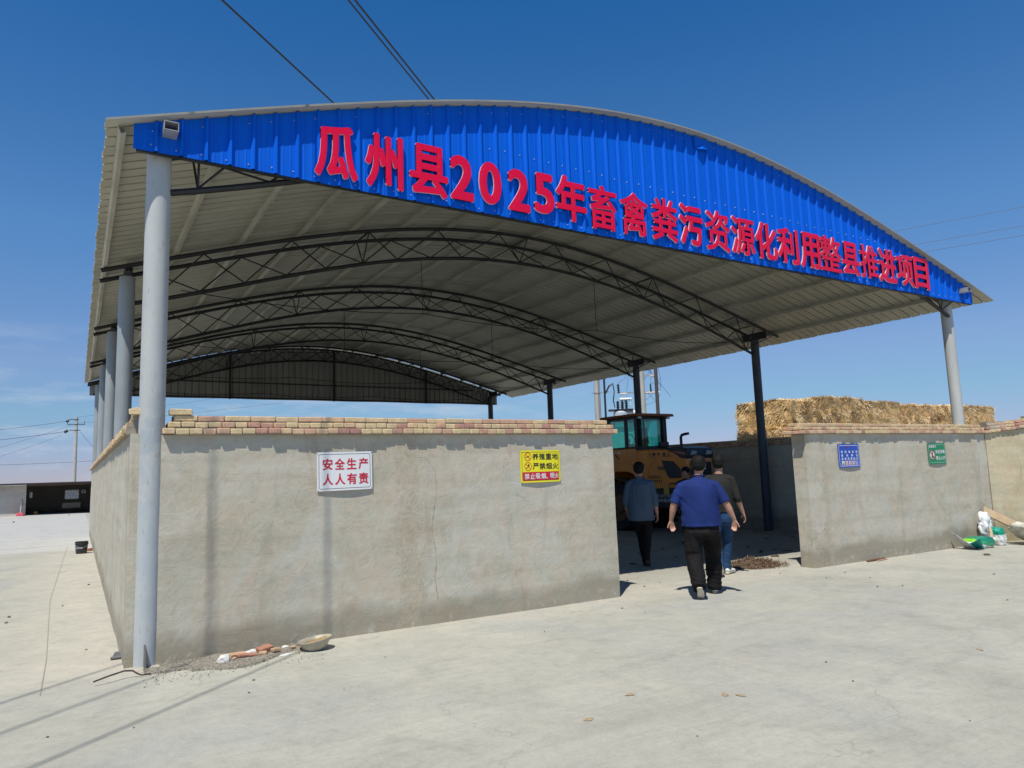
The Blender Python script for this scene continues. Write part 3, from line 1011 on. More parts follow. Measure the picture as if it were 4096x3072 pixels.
def glyph(text, bold=0.0, extrude=0.0, spacing=1.0, step=0.0):
    """text as a mesh, thickened by laying shifted copies over one another"""
    v, f, nz = glyph0(text, 0.0, extrude, spacing)
    if bold <= 0: return v, f, nz
    V, Fc, Z = [], [], []
    for k in range(8):
        a = PI / 4 * k + PI / 8
        dx, dy = bold * math.cos(a) * 1.3, bold * math.sin(a)
        n = sum(len(q) for q in V)
        w = v + np.array([dx, dy, 0.0])
        w[:, 2] += step * k
        V.append(w)
        Fc += [tuple(n + i for i in q) for q in f]
        Z += nz
    return np.concatenate(V), Fc, Z


def glyph0(text, offset=0.0, extrude=0.0, spacing=1.0):
    """returns verts (x, y, z) and faces of a text as a mesh, z towards the reader"""
    c = bpy.data.curves.new('glyph_tmp', 'FONT')
    c.body = text
    c.size = 1.0
    c.offset = offset
    c.extrude = extrude
    c.space_character = spacing
    c.resolution_u = 4
    o = bpy.data.objects.new('glyph_tmp', c)
    COL.objects.link(o)
    dg = bpy.context.evaluated_depsgraph_get()
    dg.update()
    me = bpy.data.meshes.new_from_object(o.evaluated_get(dg))
    v = np.array([tuple(q.co) for q in me.vertices])
    f = [tuple(p.vertices) for p in me.polygons]
    nz = [p.normal.z for p in me.polygons]
    bpy.data.objects.remove(o)
    bpy.data.curves.remove(c)
    bpy.data.meshes.remove(me)
    return v, f, nz


sign = thing('gable_lettering', 'row of big red Chinese characters and the year 2025 across the blue gable', 'sign', (7.3, -0.16, 4.7))
GY0, GY1 = -0.164, -0.188
for ch, xl, xr, zb, zt in GL:
    v, f, nz = glyph(ch, 0.030 if ch in '2025' else 0.028 if ch not in '畜禽粪整源资推' else 0.017, 0.1, step=0.0022)
    lo, hi = v.min(0), v.max(0)
    mb = MB()
    P = []
    for p in v:
        u = (p[0] - lo[0]) / (hi[0] - lo[0])
        w = (p[1] - lo[1]) / (hi[1] - lo[1])
        d = (p[2] - lo[2]) / (hi[2] - lo[2])
        P.append((xl + .008 + u * (xr - xl - .016), GY0 + d * (GY1 - GY0), zb + w * (zt - zb)))
    mb.v = P
    mb.f = f
    mb.m = [0 if n > .5 else 1 for n in nz]
    mb.att = [0] * len(f)
    mb.build('character' if ch not in '2025' else 'digit', [M['red_face'], M['white_edge']], sign, fix=False)

# ================================================================ WALLS
def wall(name, A, B, th, ztop, mat, label, cop=True, cop_ext=(0.0, 0.0), seed=1, skip=None, bricks='head', zfun=None, gap_top=()):
    """plastered wall; A->B is the foot of its outer face, the outer side on the right hand of A->B"""
    A, B = Vector((*A, 0)), Vector((*B, 0))
    d = (B - A)
    Ln = d.length
    d.normalize()
    nrm = Vector((d.y, -d.x, 0))       # outwards
    inn = -nrm
    zt = ztop if callable(ztop) else (lambda s: ztop)
    t = thing(name, label, 'wall', (A.x + d.x * Ln / 2, A.y + d.y * Ln / 2, gz(A.x)))
    ns = max(2, int(Ln / 0.12))
    nz_ = 16
    mb = MB()

    def pt(s, off, z):
        q = A + d * s + inn * off
        return (q.x, q.y, z)
    sec = []
    # closed loop of the section: outer face up, over the top, inner face down
    for j in range(nz_ + 1): sec.append((0.0, j / nz_))
    for j in range(nz_, -1, -4): sec.append((th, j / nz_))
    ntot = len(sec)
    for i in range(ns + 1):
        s = Ln * i / ns
        for off, w in sec:
            q = A + d * s
            z0 = gz(q.x) - 0.06
            z = z0 + (zt(s) - z0) * w
            nn = mnoise.noise(Vector((q.x * 1.3, q.y * 1.3 + seed * 7, z * 1.5))) * 0.010 + mnoise.noise(Vector((q.x * 6, q.y * 6, z * 6))) * 0.0025
            e = nn if off == 0 else 0.0
            ss = s
            if i == 0: ss = s + nn * 0.6
            if i == ns: ss = s - nn * 0.6
            mb.v.append(pt(ss, off + e, z))
    for i in range(ns):
        for j in range(ntot):
            a = i * ntot + j
            b = i * ntot + (j + 1) % ntot
            mb.f.append((a, b, b + ntot, a + ntot)); mb.m.append(0); mb.att.append(0)
    mb.f.append(tuple(range(ntot))); mb.m.append(0); mb.att.append(0)
    mb.f.append(tuple(ns * ntot + j for j in range(ntot - 1, -1, -1))); mb.m.append(0); mb.att.append(0)
    mb.build('wall_body', mat, t, smooth=True, sharp=30)
    if not cop: return t
    rnd = random.Random(seed)
    mb = MB()
    core = MB()
    courses = [(0.058, 0.062, 0.118, .0), (0.024, 0.060, 0.118, .03), (-0.012, 0.060, 0.235, .0)]
    z = 0.0
    for ci, (ov, h, pitch, sh) in enumerate(courses):
        s = -cop_ext[0] - (ov if cop_ext[0] else 0) + (0.05 * ci if not cop_ext[0] else 0) + 0
        e = Ln + cop_ext[1] - 0.045 * ci
        first = True
        while s < e - 0.03:
            L = pitch * rnd.uniform(.96, 1.03)
            if first: L *= rnd.uniform(.7, 1); first = False
            if s + L > e: L = e - s
            if L > 0.03 and not (skip and any(a < s < b and ci >= c for a, b, c in skip)):
                for (o0, o1) in ((-ov, th * .5 - .008), (th * .5 + .004, th + ov)):
                    jz = rnd.uniform(-.004, .004)
                    jo = rnd.uniform(-.013, .011)
                    c = (A + d * (s + L / 2) + inn * ((o0 + o1) / 2 + jo))
                    zc = zt(s + L / 2) + z + h / 2 + jz + .002
                    an = rnd.uniform(-.05, .05)
                    dd = Vector((d.x * math.cos(an) - d.y * math.sin(an), d.x * math.sin(an) + d.y * math.cos(an), 0))
                    ii = Vector((-dd.y, dd.x, 0))
                    tone = rnd.random()
                    if ci == 2 and seed != 3: tone = tone * .7 + .12
                    mb.obox((c.x, c.y, zc), dd * (L / 2 - .004), ii * ((o1 - o0) / 2), Vector((rnd.uniform(-.0, .0), 0, h / 2 - .004)), att=max(0.001, tone))
            s += L
        if ci < 3:
            c0 = A + d * (0.04 if not skip else 0.3)
            c1 = A + d * (Ln - 0.05)
            pieces = [(0.10, Ln - 0.10)]
            for a, b in pieces:
                m0, m1 = A + d * a, A + d * b
                nseg = max(1, int((b - a) / 1.0))
                for q in range(nseg):
                    sa, sb = a + (b - a) * q / nseg, a + (b - a) * (q + 1) / nseg
                    zc = (zt(sa) + zt(sb)) / 2 + z + h / 2
                    mm = A + d * ((sa + sb) / 2) + inn * (th / 2)
                    core.obox((mm.x, mm.y, zc), d * (sb - sa) / 2, inn * (th / 2 + ov - .022), (0, 0, h / 2 + .001 - .0005 * ci))
        z += h
    cp = mb.build('brick_coping', M['brick'], t, bevel=0.009, seg=2, fix=False)
    core.build('mortar', M['mortar'], cp, fix=False)
    return t


fwall = wall('front_wall', (0.085, 0.0), (5.35, 0.0), 0.24, 2.025, M['plaster'], 'cement plastered wall with brick coping carrying the white and the yellow sign', cop_ext=(0.0, 0.06), seed=1)
wall('front_wall', (9.28, 0.0), (15.0, 0.0), 0.24, 2.02, M['plaster'], 'cement plastered wall with brick coping carrying the blue and the green sign', cop_ext=(0.10, 0.02), seed=2)
wall('side_wall', (-0.155, 19.0), (-0.155, 0.03), 0.24, 2.04, M['plaster_side'], 'long streaky plastered wall with ragged brick coping running back under the left eave', cop_ext=(0.05, -0.12), seed=3)
wall('side_wall', (14.66, 18.75), (14.66, 0.30), 0.24, 2.03, M['plaster'], 'shaded plastered wall with brick coping behind the wheel loader, below the right eave', cop_ext=(0.0, -0.05), seed=4, skip=[(9.2, 9.5, 2)])
wall('rear_wall', (0.12, 18.55), (14.60, 18.55), 0.24, 2.04, M['plaster'], 'low plastered wall with brick coping closing the back of the shed', seed=5)
# the yard wall that carries on to the right
wall('boundary_wall', (15.02, -0.008), (24.0, -3.25), 0.24, lambda s: 2.02 + 0.10 * s, M['plaster_adj'], 'yellowish plastered boundary wall running out of the picture on the right', cop_ext=(0.0, 0.0), seed=6)

mb = MB()
CR = [(2.465, 1.819), (2.528, 1.793), (2.681, 1.791), (2.753, 1.711), (2.808, 1.627), (2.82, 1.397), (2.773, 1.15), (2.755, 1.034), (2.761, 0.94), (2.783, 0.844), (2.794, 0.756), (2.798, 0.64), (2.776, 0.513), (2.796, 0.353), (2.815, 0.251)]
rnd = random.Random(77)
for (a, za), (b, zb_) in zip(CR[:-1], CR[1:]):
    n_ = max(1, int(math.hypot(b - a, zb_ - za) / .035))
    for q in range(n_):
        u0, u1 = q / n_, (q + 1) / n_
        x0_, z0_, x1_, z1_ = a + (b - a) * u0, za + (zb_ - za) * u0, a + (b - a) * u1, za + (zb_ - za) * u1
        j0 = rnd.uniform(-.004, .004)
        mb.bar((x0_ + j0, -.008, z0_), (x1_ - j0, -.008, z1_), (.0010 + .003 * (rnd.random() < .12)), .0012)
mb.build('wall_crack', simple('crack_dark', (.27, .24, .19), .95), fwall, fix=False)

# loose bricks left on the coping beside the first column
def brick(name, loc, rz, label, tone, dims=(0.235, 0.112, 0.053), tilt=(0, 0), group=None, mat=None):
    mb = MB()
    hx, hy, hz = dims[0] / 2, dims[1] / 2, dims[2]
    rn = random.Random(label + str(loc))
    mb.box(-hx, hx, -hy, hy, 0, hz, att=tone, jit=0.004, rnd=rn)
    o = mb.build(name, mat or M['brick'], None, world=False, bevel=0.006)
    o.location = loc
    o.rotation_euler = (tilt[0], tilt[1], rz)
    tag(o, label, 'brick', group)
    return o


brick('loose_brick', (0.245, 0.05, 2.212), 0.05, 'yellow brick lying loose on the coping right of the first column', 0.15, (0.19, .11, .055))
brick('loose_brick', (-0.10, 0.16, 2.215), 1.35, 'brick lying loose on the coping left of the first column', 0.3)
brick('loose_brick', (-0.05, 0.62, 2.27), 1.5, 'brick end standing proud of the side wall coping behind the first column', 0.55)


# ================================================================ SIGN BOARDS
def signboard(x0, x1, z0, z1, label, face, border, build, name='warning_sign', tiltd=0.0, bulge=0.012):
    Y = -0.012
    t = thing(name, label, 'sign', ((x0 + x1) / 2, Y, z0))
    nu, nv = 10, 8
    cx_, cz_ = (x0 + x1) / 2, (z0 + z1) / 2

    def P(u, v, h=0.0):
        """u, v in 0..1 over the plate, h = height above its face"""
        x = x0 + (x1 - x0) * u
        z = z0 + (z1 - z0) * v
        ca, sa = math.cos(tiltd), math.sin(tiltd)
        xx = cx_ + (x - cx_) * ca - (z - cz_) * sa
        zz = cz_ + (x - cx_) * sa + (z - cz_) * ca
        y = Y - h - bulge * math.sin(PI * min(max(u, 0), 1)) * (1 - v) ** 1.5
        return (xx, y, zz)
    mb = MB()
    for j in range(nv + 1):
        for i in range(nu + 1): mb.v.append(P(i / nu, j / nv))
    for j in range(nv):
        for i in range(nu):
            a = j * (nu + 1) + i
            mb.f.append((a, a + 1, a + nu + 2, a + nu + 1)); mb.m.append(0); mb.att.append(0)
    mb.build('plate', face, t, solid=0.0025, fix=False)
    W, H = x1 - x0, z1 - z0

    def flat(pts_uv, mat, nm, h=0.0022):
        m_ = MB()
        m_.v = [P(u, v, h) for u, v in pts_uv]
        m_.f = [tuple(range(len(pts_uv)))]; m_.m = [0]; m_.att = [0]
        return m_.build(nm, mat, t, fix=False)

    def panel(u0, u1, v0, v1, mat, nm, h=0.0016, nn=10):
        m_ = MB()
        for j in range(nn + 1):
            for i in range(nn + 1): m_.v.append(P(u0 + (u1 - u0) * i / nn, v0 + (v1 - v0) * j / nn, h))
        for j in range(nn):
            for i in range(nn):
                a = j * (nn + 1) + i
                m_.f.append((a, a + 1, a + nn + 2, a + nn + 1)); m_.m.append(0); m_.att.append(0)
        return m_.build(nm, mat, t, fix=False)

    def ring(cu, cv, ru, w, mat, nm='ring', slash=True, h=0.0024, full=False):
        m_ = MB()
        n = 28
        for k in range(n):
            a = 2 * PI * k / n
            for q in (ru, ru - w):
                m_.v.append(P(cu + q * math.cos(a), cv + q * math.sin(a) * W / H, h))
        for k in range(n):
            a, b = 2 * k, 2 * ((k + 1) % n)
            m_.f.append((a, b, b + 1, a + 1)); m_.m.append(0); m_.att.append(0)
        if slash:
            base = len(m_.v)
            a = R(135)
            px_, py_ = math.cos(a), math.sin(a)
            nx_, ny_ = -py_, px_
            q = ru - w * .5
            for sx, sy in ((-1, -1), (1, -1), (1, 1), (-1, 1)):
                m_.v.append(P(cu + px_ * q * sx + nx_ * w * .45 * sy, cv + (py_ * q * sx + ny_ * w * .45 * sy) * W / H, h + .0005))
            m_.f.append(tuple(range(base, base + 4))); m_.m.append(0); m_.att.append(0)
        return m_.build(nm, mat, t, fix=False)

    def disc(cu, cv, ru, mat, nm='disc', h=0.0018, n=24):
        return flat([(cu + ru * math.cos(2 * PI * k / n), cv + ru * math.sin(2 * PI * k / n) * W / H) for k in range(n)], mat, nm, h)

    def text(s, u0, u1, v0, v1, mat, off=0.02, nm='lettering', h=0.0024, spacing=1.0):
        v, f, nz = glyph(s, off * .8, 0.0, spacing, step=0.0)
        nv_ = len(v) // 8
        lo, hi = v.min(0), v.max(0)
        m_ = MB()
        m_.v = [P(u0 + (p[0] - lo[0]) / (hi[0] - lo[0]) * (u1 - u0), v0 + (p[1] - lo[1]) / (hi[1] - lo[1]) * (v1 - v0), h + 0.00012 * (q // nv_)) for q, p in enumerate(v)]
        m_.f = f; m_.m = [0] * len(f); m_.att = [0] * len(f)
        return m_.build(nm, mat, t, fix=False)

    def border_line(mu, mat, w=0.010, r=0.05, vlo=None, nm='border'):
        mv = mu * W / H
        m_ = MB()
        def rr_pts(iu, iv, rad):
            out = []
            ru, rv = rad, rad * W / H
            for cxq, cyq, a0 in ((1 - iu - ru, 1 - iv - rv, 0), (iu + ru, 1 - iv - rv, 90), (iu + ru, iv + rv, 180), (1 - iu - ru, iv + rv, 270)):
                for k in range(6):
                    a = R(a0 + 90 * k / 5)
                    out.append((cxq + ru * math.cos(a), cyq + rv * math.sin(a)))
            return out
        o_ = rr_pts(mu, mv, r)
        i_ = rr_pts(mu + w, mv + w * W / H, max(r - w, .005))
        n = len(o_)
        # subdivide long sides so that the line follows the bulge
        def sub(pts):
            res = []
            for k in range(n):
                a, b = pts[k], pts[(k + 1) % n]
                res.append(a)
                if abs(a[0] - b[0]) + abs(a[1] - b[1]) > .15:
                    for q in range(1, 8): res.append((a[0] + (b[0] - a[0]) * q / 8, a[1] + (b[1] - a[1]) * q / 8))
            return res
        so, si = sub(o_), sub(i_)
        for a, b in zip(so, si): m_.v += [P(*a, .0022), P(*b, .0022)]
        q = len(so)
        for k in range(q):
            a, b = 2 * k, 2 * ((k + 1) % q)
            m_.f.append((a, b, b + 1, a + 1)); m_.m.append(0); m_.att.append(0)
        return m_.build(nm, mat, t, fix=False)
    border_line(*border)
    build(dict(panel=panel, flat=flat, ring=ring, disc=disc, text=text, P=P, line=border_line, t=t))
    for u, v in ((.018, .03), (.982, .03), (.018, .97), (.982, .97)):
        m_ = MB()
        p = P(u, v)
        m_.tube([(p[0], p[1] - .006, p[2]), (p[0], p[1] + .03, p[2])], [0.006, 0.004], 8)
        m_.build('nail', M['galv'], t)
    return t


def b_white(k):
    for i, ch in enumerate('安全生产'): k['text'](ch, .10 + .215 * i, .28 + .215 * i, .54, .83, M['red_print'], .028)
    for i, ch in enumerate('人人有责'): k['text'](ch, .10 + .215 * i, .28 + .215 * i, .15, .44, M['red_print'], .028)


signboard(1.497, 2.080, 1.457, 1.849, 'white board with two rows of red Chinese characters on the front wall', M['white'], (.035, M['black'], .007, .035), b_white, tiltd=0.008)


def b_yellow(k):
    k['panel'](.047, .953, .065, .325, M['red_print'], 'red_panel', .0018)
    for i, ch in enumerate('养殖重地'): k['text'](ch, .30 + .165 * i, .45 + .165 * i, .70, .90, M['black'], .022)
    for i, ch in enumerate('严禁烟火'): k['text'](ch, .30 + .165 * i, .45 + .165 * i, .40, .60, M['black'], .022)
    for (ch, a, b) in (('禁', .09, .205), ('止', .225, .34), ('吸', .36, .475), ('烟', .495, .61), ('明', .725, .83), ('火', .845, .955)): k['text'](ch, a, b, .105, .28, M['white'], .022, h=.0040)
    k['text']('、', .62, .66, .10, .16, M['white'], .02, h=.0040)
    for v in (.80, .50):
        k['disc'](.185, v, .082, M['yellow_print'], h=.0016)
        k['ring'](.185, v, .088, .014, M['red_print'])
        if v > .6:
            k['flat']([(.13, v - .035), (.225, v - .005), (.222, v + .025), (.127, v - .005)], M['black'], 'cigarette', .0020)
            k['flat']([(.205, v + .02), (.215, v + .055), (.235, v + .08), (.222, v + .05)], M['black'], 'smoke', .0020)
        else:
            k['flat']([(.14, v - .075), (.19, v - .02), (.18, v - .0), (.13, v - .055)], M['black'], 'match', .0020)
            k['flat']([(.185, v - .01), (.215, v + .0), (.225, v + .04), (.20, v + .085), (.178, v + .04)], M['black'], 'flame', .0020)


signboard(3.920, 4.496, 1.450, 1.833, 'yellow board with no smoking and no fire symbols, black characters and a red strip', M['yellow_print'], (.035, M['black'], .008, .035), b_yellow, tiltd=0.0)


def b_blue(k):
    for i, ch in enumerate('警示'): k['text'](ch, .36 + .22 * i, .46 + .22 * i, .80, .91, M['faded_red'], .02)
    for i, ch in enumerate('堆粪场危险'): k['text'](ch, .12 + .175 * i, .205 + .175 * i, .61, .72, M['white'], .03)
    for i, ch in enumerate('请勿靠近'): k['text'](ch, .12 + .233 * i, .205 + .233 * i, .46, .57, M['white'], .03)
    for i, ch in enumerate('违者后果自负'): k['text'](ch, .12 + .14 * i, .205 + .14 * i, .315, .425, M['white'], .03)
    for i in range(5):
        u = .13 + .16 * i
        k['flat']([(u, .09), (u + .115, .09), (u + .115, .28), (u, .28)], M['white'], 'pictogram_card', .0016)
        k['flat']([(u + .01, .10), (u + .105, .10), (u + .105, .125), (u + .01, .125)], M['black'] if i in (0,) else M['blue_print'] if i == 4 else M['red_print'], 'caption', .0022)
        if i == 0:
            k['flat']([(u + .01, .14), (u + .105, .14), (u + .0575, .265)], M['black'], 'triangle', .0022)
            k['flat']([(u + .025, .15), (u + .09, .15), (u + .0575, .245)], M['yellow_print'], 'triangle', .0026)
        elif i < 4:
            k['ring'](u + .0575, .205, .044, .009, M['red_print'], h=.0026)
            k['flat']([(u + .045, .175), (u + .07, .175), (u + .065, .235), (u + .05, .235)], M['black'], 'figure', .0022)
        else:
            k['flat']([(u + .02, .14), (u + .095, .14), (u + .095, .27), (u + .02, .27)], M['blue_print'], 'figure', .0022)
            k['flat']([(u + .05, .15), (u + .068, .15), (u + .075, .25), (u + .055, .25)], M['white'], 'figure', .0026)


signboard(10.110, 10.694, 1.466, 1.852, 'blue board with white characters and five small pictograms', M['blue_print'], (.035, M['white'], .012, .05), b_blue, tiltd=-0.003)


def b_green(k):
    for i, ch in enumerate('温馨提示'): k['text'](ch, .07 + .105 * i, .165 + .105 * i, .78, .90, M['white'], .02)
    for i, ch in enumerate('未经消毒'): k['text'](ch, .40 + .14 * i, .53 + .14 * i, .50, .68, M['white'], .02)
    for i, ch in enumerate('禁止入内'): k['text'](ch, .40 + .14 * i, .53 + .14 * i, .20, .38, M['white'], .02)
    k['disc'](.215, .44, .135, M['white'], h=.0014)
    k['flat']([(.19, .27), (.215, .28), (.225, .38), (.25, .28), (.275, .28), (.25, .46), (.265, .56), (.23, .60), (.19, .56), (.175, .42), (.20, .42)], M['black'], 'walking_figure', .0020)
    k['disc'](.225, .635, .022, M['black'], 'head', .0020)
    k['ring'](.215, .44, .14, .022, M['red_print'], h=.0026)
    k['line'](.045, M['white'], .010, .05)


signboard(12.830, 13.436, 1.457, 1.846, 'green board with a no entry symbol and white characters', M['green_print'], (.045, M['white'], .010, .05), b_green, tiltd=0.0)

# ================================================================ WHEEL LOADER
M['orange'] = simple('orange_machine_paint', (0.82, 0.27, 0.025), 0.38, 0, 0.10, 2.5, coat=0.2)
M['cabframe'] = simple('black_cab_frame', (0.025, 0.027, 0.03), 0.45, 0.1, 0.2)
M['rim'] = simple('dark_brown_rim', (0.16, 0.07, 0.025), .8, 0, .3, 8)  # much darker and browner than the orange body
M['brownroof'] = simple('brown_cab_roof', (0.30, 0.085, 0.03), 0.5, 0, 0.15)
M['rubber'] = simple('tyre_rubber', (0.022, 0.021, 0.020), 0.85, 0, 0.3, 8, bmp=0.4)
M['lamp'] = simple('lamp_glass', (0.45, 0.47, 0.50), 0.15, 0.3, 0.1)
M['amber'] = simple('amber_lens', (0.55, 0.10, 0.02), 0.25)


def glass_mat(name, col, gloss=0.10):
    mt, N, L, bs = nodes_of(name)
    N.remove(bs)
    out = [n for n in N if n.type == 'OUTPUT_MATERIAL'][0]
    tr = N.new('ShaderNodeBsdfTransparent')
    tr.inputs[0].default_value = (*col, 1)
    gl = N.new('ShaderNodeBsdfGlossy')
    gl.inputs['Roughness'].default_value = 0.03
    gl.inputs['Color'].default_value = (.8, .9, .9, 1)
    mx = N.new('ShaderNodeMixShader')
    mx.inputs[0].default_value = gloss
    L.new(tr.outputs[0], mx.inputs[1])
    L.new(gl.outputs[0], mx.inputs[2])
    L.new(mx.outputs[0], out.inputs['Surface'])
    return mt


M['glass'] = glass_mat('teal_tinted_glass', (0.34, 0.76, 0.72))
LX0, LX1 = 12.15, 13.30
ld = thing('wheel_loader', 'orange wheel loader with black cab parked inside the shed, tail to the yard', 'loader', (12.72, 7.8, gz(12.7)))
G0 = gz(12.7)
HX0, HX1 = 12.17, 13.06      # hood
# hood: side profile in (y, z), extruded in x
mb = MB()
hood = [(7.28, 1.05), (7.28, 2.03), (6.9, 2.03), (5.75, 1.99), (5.48, 1.93), (5.40, 1.72), (5.42, 1.30), (5.62, 1.02), (6.4, 0.98)]
mb.prism(hood, 'x', HX0, HX1)
mb.build('hood', M['orange'], ld, bevel=0.045, seg=3, smooth=True)
# black top cap over the tail with lights
mb = MB()
mb.prism([(6.15, 2.035), (5.70, 2.06), (5.42, 2.00), (5.37, 1.86), (5.40, 1.74), (5.62, 1.765), (5.78, 1.86), (6.1, 1.99)], 'x', HX0 - .012, HX1 + .012)
cap = mb.build('tail_cap', M['cabframe'], ld, bevel=0.03, seg=2, smooth=True)
for x in (HX0 + .07, HX1 - .30):
    mb = MB()
    mb.prism([(x, 1.83), (x + .22, 1.845), (x + .22, 1.93), (x + .04, 1.94)], 'y', 5.345, 5.375)
    hl = mb.build('headlight', M['lamp'], ld, bevel=0.008)
    mb = MB()
    mb.ellipsoid((x + .07, 5.342, 1.885), (.028, .006, .028), 12, 8)
    mb.ellipsoid((x + .15, 5.342, 1.89), (.028, .006, .028), 12, 8)
    mb.build('reflector', M['galv'], hl)
mb = MB()
mb.prism([(5.44, 1.84), (5.86, 1.93), (5.84, 1.95), (5.45, 1.90)], 'x', HX0 - .020, HX0 - .012)
mb.build('side_lamp', M['amber'], ld)
# dark rear grille
mb = MB()
mb.box(HX0 + .08, HX1 - .08, 5.375, 5.41, 1.12, 1.66)
gr = mb.build('rear_grille', M['cabframe'], ld, bevel=0.02)
mb = MB()
for k in range(7): mb.box(HX0 + .12, HX1 - .12, 5.362, 5.374, 1.17 + k * .068, 1.195 + k * .068)
mb.build('grille_slats', M['steel_dark'], gr)
mb = MB()
mb.prism([(12.66, 1.47), (12.75, 1.47), (12.705, 1.56)], 'y', 5.354, 5.360)
mb.build('warning_triangle', M['white'], ld)
# side panel: raised orange frame and black hexagonal inlet
mb = MB()
mb.prism([(6.95, 1.25), (6.82, 1.62), (6.60, 1.78), (6.25, 1.79), (6.22, 1.75), (6.55, 1.735), (6.74, 1.60), (6.88, 1.24)], 'x', HX0 - .016, HX0 + .01)
mb.build('panel_rib', M['orange'], ld, bevel=0.006)
mb = MB()
mb.prism([(6.30, 1.73), (5.90, 1.70), (5.64, 1.50), (5.62, 1.29), (6.02, 1.27), (6.12, 1.36)], 'x', HX0 - .020, HX0 + .01)
mb.build('side_inlet', M['cabframe'], ld, bevel=0.01)
for row in range(2):
    for k in range(6):
        y = 6.78 - k * .075 - row * .05
        mb = MB()
        z = 1.345 - row * .105
        mb.prism([(y, z), (y - .022, z), (y - .037, z - .075), (y - .015, z - .075)], 'x', HX0 - .012, HX0 + .01)
        mb.build('vent_slot', M['cabframe'], ld)
mb = MB()
mb.box(HX0 - .016, HX0 + .01, 5.80, 6.05, 1.13, 1.16)
mb.build('vent_bar', M['cabframe'], ld)


def side_text(s, y0, y1, z0, z1, mat, nm, x, bold=.02, shear=0.0):
    v, f, nz = glyph(s, bold)
    lo, hi = v.min(0), v.max(0)
    m_ = MB()
    # seen from -x: text runs towards -y
    n8 = max(1, len(v) // 8)
    m_.v = [(x - .0002 * (i // n8), y0 + ((p[0] - lo[0]) / (hi[0] - lo[0]) + shear * (p[1] - lo[1]) / (hi[1] - lo[1])) * (y1 - y0), z0 + (p[1] - lo[1]) / (hi[1] - lo[1]) * (z1 - z0)) for i, p in enumerate(v)]
    m_.f = f; m_.m = [0] * len(f); m_.att = [0] * len(f)
    return m_.build(nm, mat, ld, fix=False)


side_text('鲁', 6.62, 6.50, 1.84, 1.94, M['black'], 'lettering', HX0 - .006)
side_text('宇', 6.45, 6.33, 1.835, 1.935, M['black'], 'lettering', HX0 - .006)
side_text('重', 6.25, 6.13, 1.83, 1.93, M['black'], 'lettering', HX0 - .006)
side_text('工', 6.07, 5.97, 1.83, 1.92, M['black'], 'lettering', HX0 - .006, .03)
mb = MB()
for k in range(20):
    a0, a1 = 2 * PI * k / 20, 2 * PI * (k + 1) / 20
    for a in (a0,):
        pass
n = 20
for k in range(n):
    a = 2 * PI * k / n
    for q in (.045, .034): mb.v.append((HX0 - .006, 6.71 + q * math.cos(a), 1.89 + q * math.sin(a)))
for k in range(n):
    a, b = 2 * k, 2 * ((k + 1) % n)
    mb.f.append((a, b, b + 1, a + 1)); mb.m.append(0); mb.att.append(0)
mb.build('emblem', M['black'], ld)
mb = MB()
mb.box(HX0 - .008, HX0 + .004, 5.96, 6.72, 1.812, 1.820)
mb.build('emblem_line', M['black'], ld)
side_text('958', 6.47, 6.20, 1.49, 1.58, M['black'], 'model_number', HX0 - .006, .03, shear=.08)

# counterweight
mb = MB()
mb.prism([(7.0, 0.55), (7.0, 0.98), (6.5, 1.02), (5.52, 1.06), (5.40, 1.04), (5.38, 0.62), (5.55, 0.50)], 'x', 12.10, 13.10)
cw = mb.build('counterweight', simple('black_cast_counterweight', (0.016, 0.017, 0.02), 0.5, 0, 0.2), ld, bevel=0.03, seg=2)
side_text('乌金山行业鹏程', 6.62, 5.70, 0.80, 0.89, M['white'], 'lettering', 12.094, .0)
side_text('大型轮胎起重机', 6.62, 5.70, 0.68, 0.77, M['white'], 'lettering', 12.094, .0)
mb = MB()
mb.box(12.092, 12.105, 6.02, 6.20, .88, 1.06)
mb.build('yellow_sticker', simple('yellow_sticker', (0.55, 0.36, 0.03), 0.5), ld)
mb = MB()
mb.tube([(12.15, 6.12, 1.10), (12.10, 6.12, 1.10), (12.09, 6.0, 1.10), (12.15, 6.0, 1.10)], .008, 6)
mb.build('grab_handle', M['galv'], ld)
# exhaust stack
mb = MB()
mb.tube([(12.55, 5.95, 1.98), (12.55, 5.95, 2.30), (12.56, 5.92, 2.355), (12.59, 5.84, 2.375), (12.62, 5.74, 2.385)], [.036, .036, .038, .036, .034], 14)
mb.build('exhaust_pipe', M['cabframe'], ld, smooth=True)

# cab: black frame posts, floor box, glass, roof
CX0, CX1, CY0, CY1 = 12.14, 13.28, 7.22, 8.32
mb = MB()
mb.prism([(8.38, 1.10), (8.38, 2.08), (7.22, 2.08), (7.22, 1.06), (7.35, 1.38), (7.6, 1.46), (8.1, 1.46), (8.30, 1.36)], 'x', CX0, CX1)
cb = mb.build('cab_body', M['orange'], ld, bevel=0.02, seg=2)
mb = MB()
mb.box(CX0 - .012, CX0 + .005, 7.60, 8.24, 1.52, 2.06)
dr = mb.build('door', M['orange'], ld, bevel=0.012, seg=2)
mb = MB()
mb.tube([(CX0 - .035, 8.05, 1.93), (CX0 - .045, 8.0, 1.90), (CX0 - .045, 7.93, 1.84), (CX0 - .02, 7.92, 1.80)], .012, 8)
mb.build('door_handle', M['cabframe'], dr)
mb = MB()
mb.obox((CX0 - .018, 7.88, 1.975), (.006, 0, 0), (0, .05, 0), (0, 0, .028))
mb.build('door_latch', M['lamp'], dr)
mb = MB()
pw = .035
for x, y, w in ((CX0, CY1, .05), (CX0 + .0, 7.60, .055), (CX0, CY0, .03), (CX1 - .0, CY0, .03), (CX1, CY1, .05), (CX1 - .10, CY0 - .002, .06)):
    mb.box(x + (0.002 if x < 12.7 else -.06), x + (.06 if x < 12.7 else -.002), y - w, y + w, 2.08, 2.92)
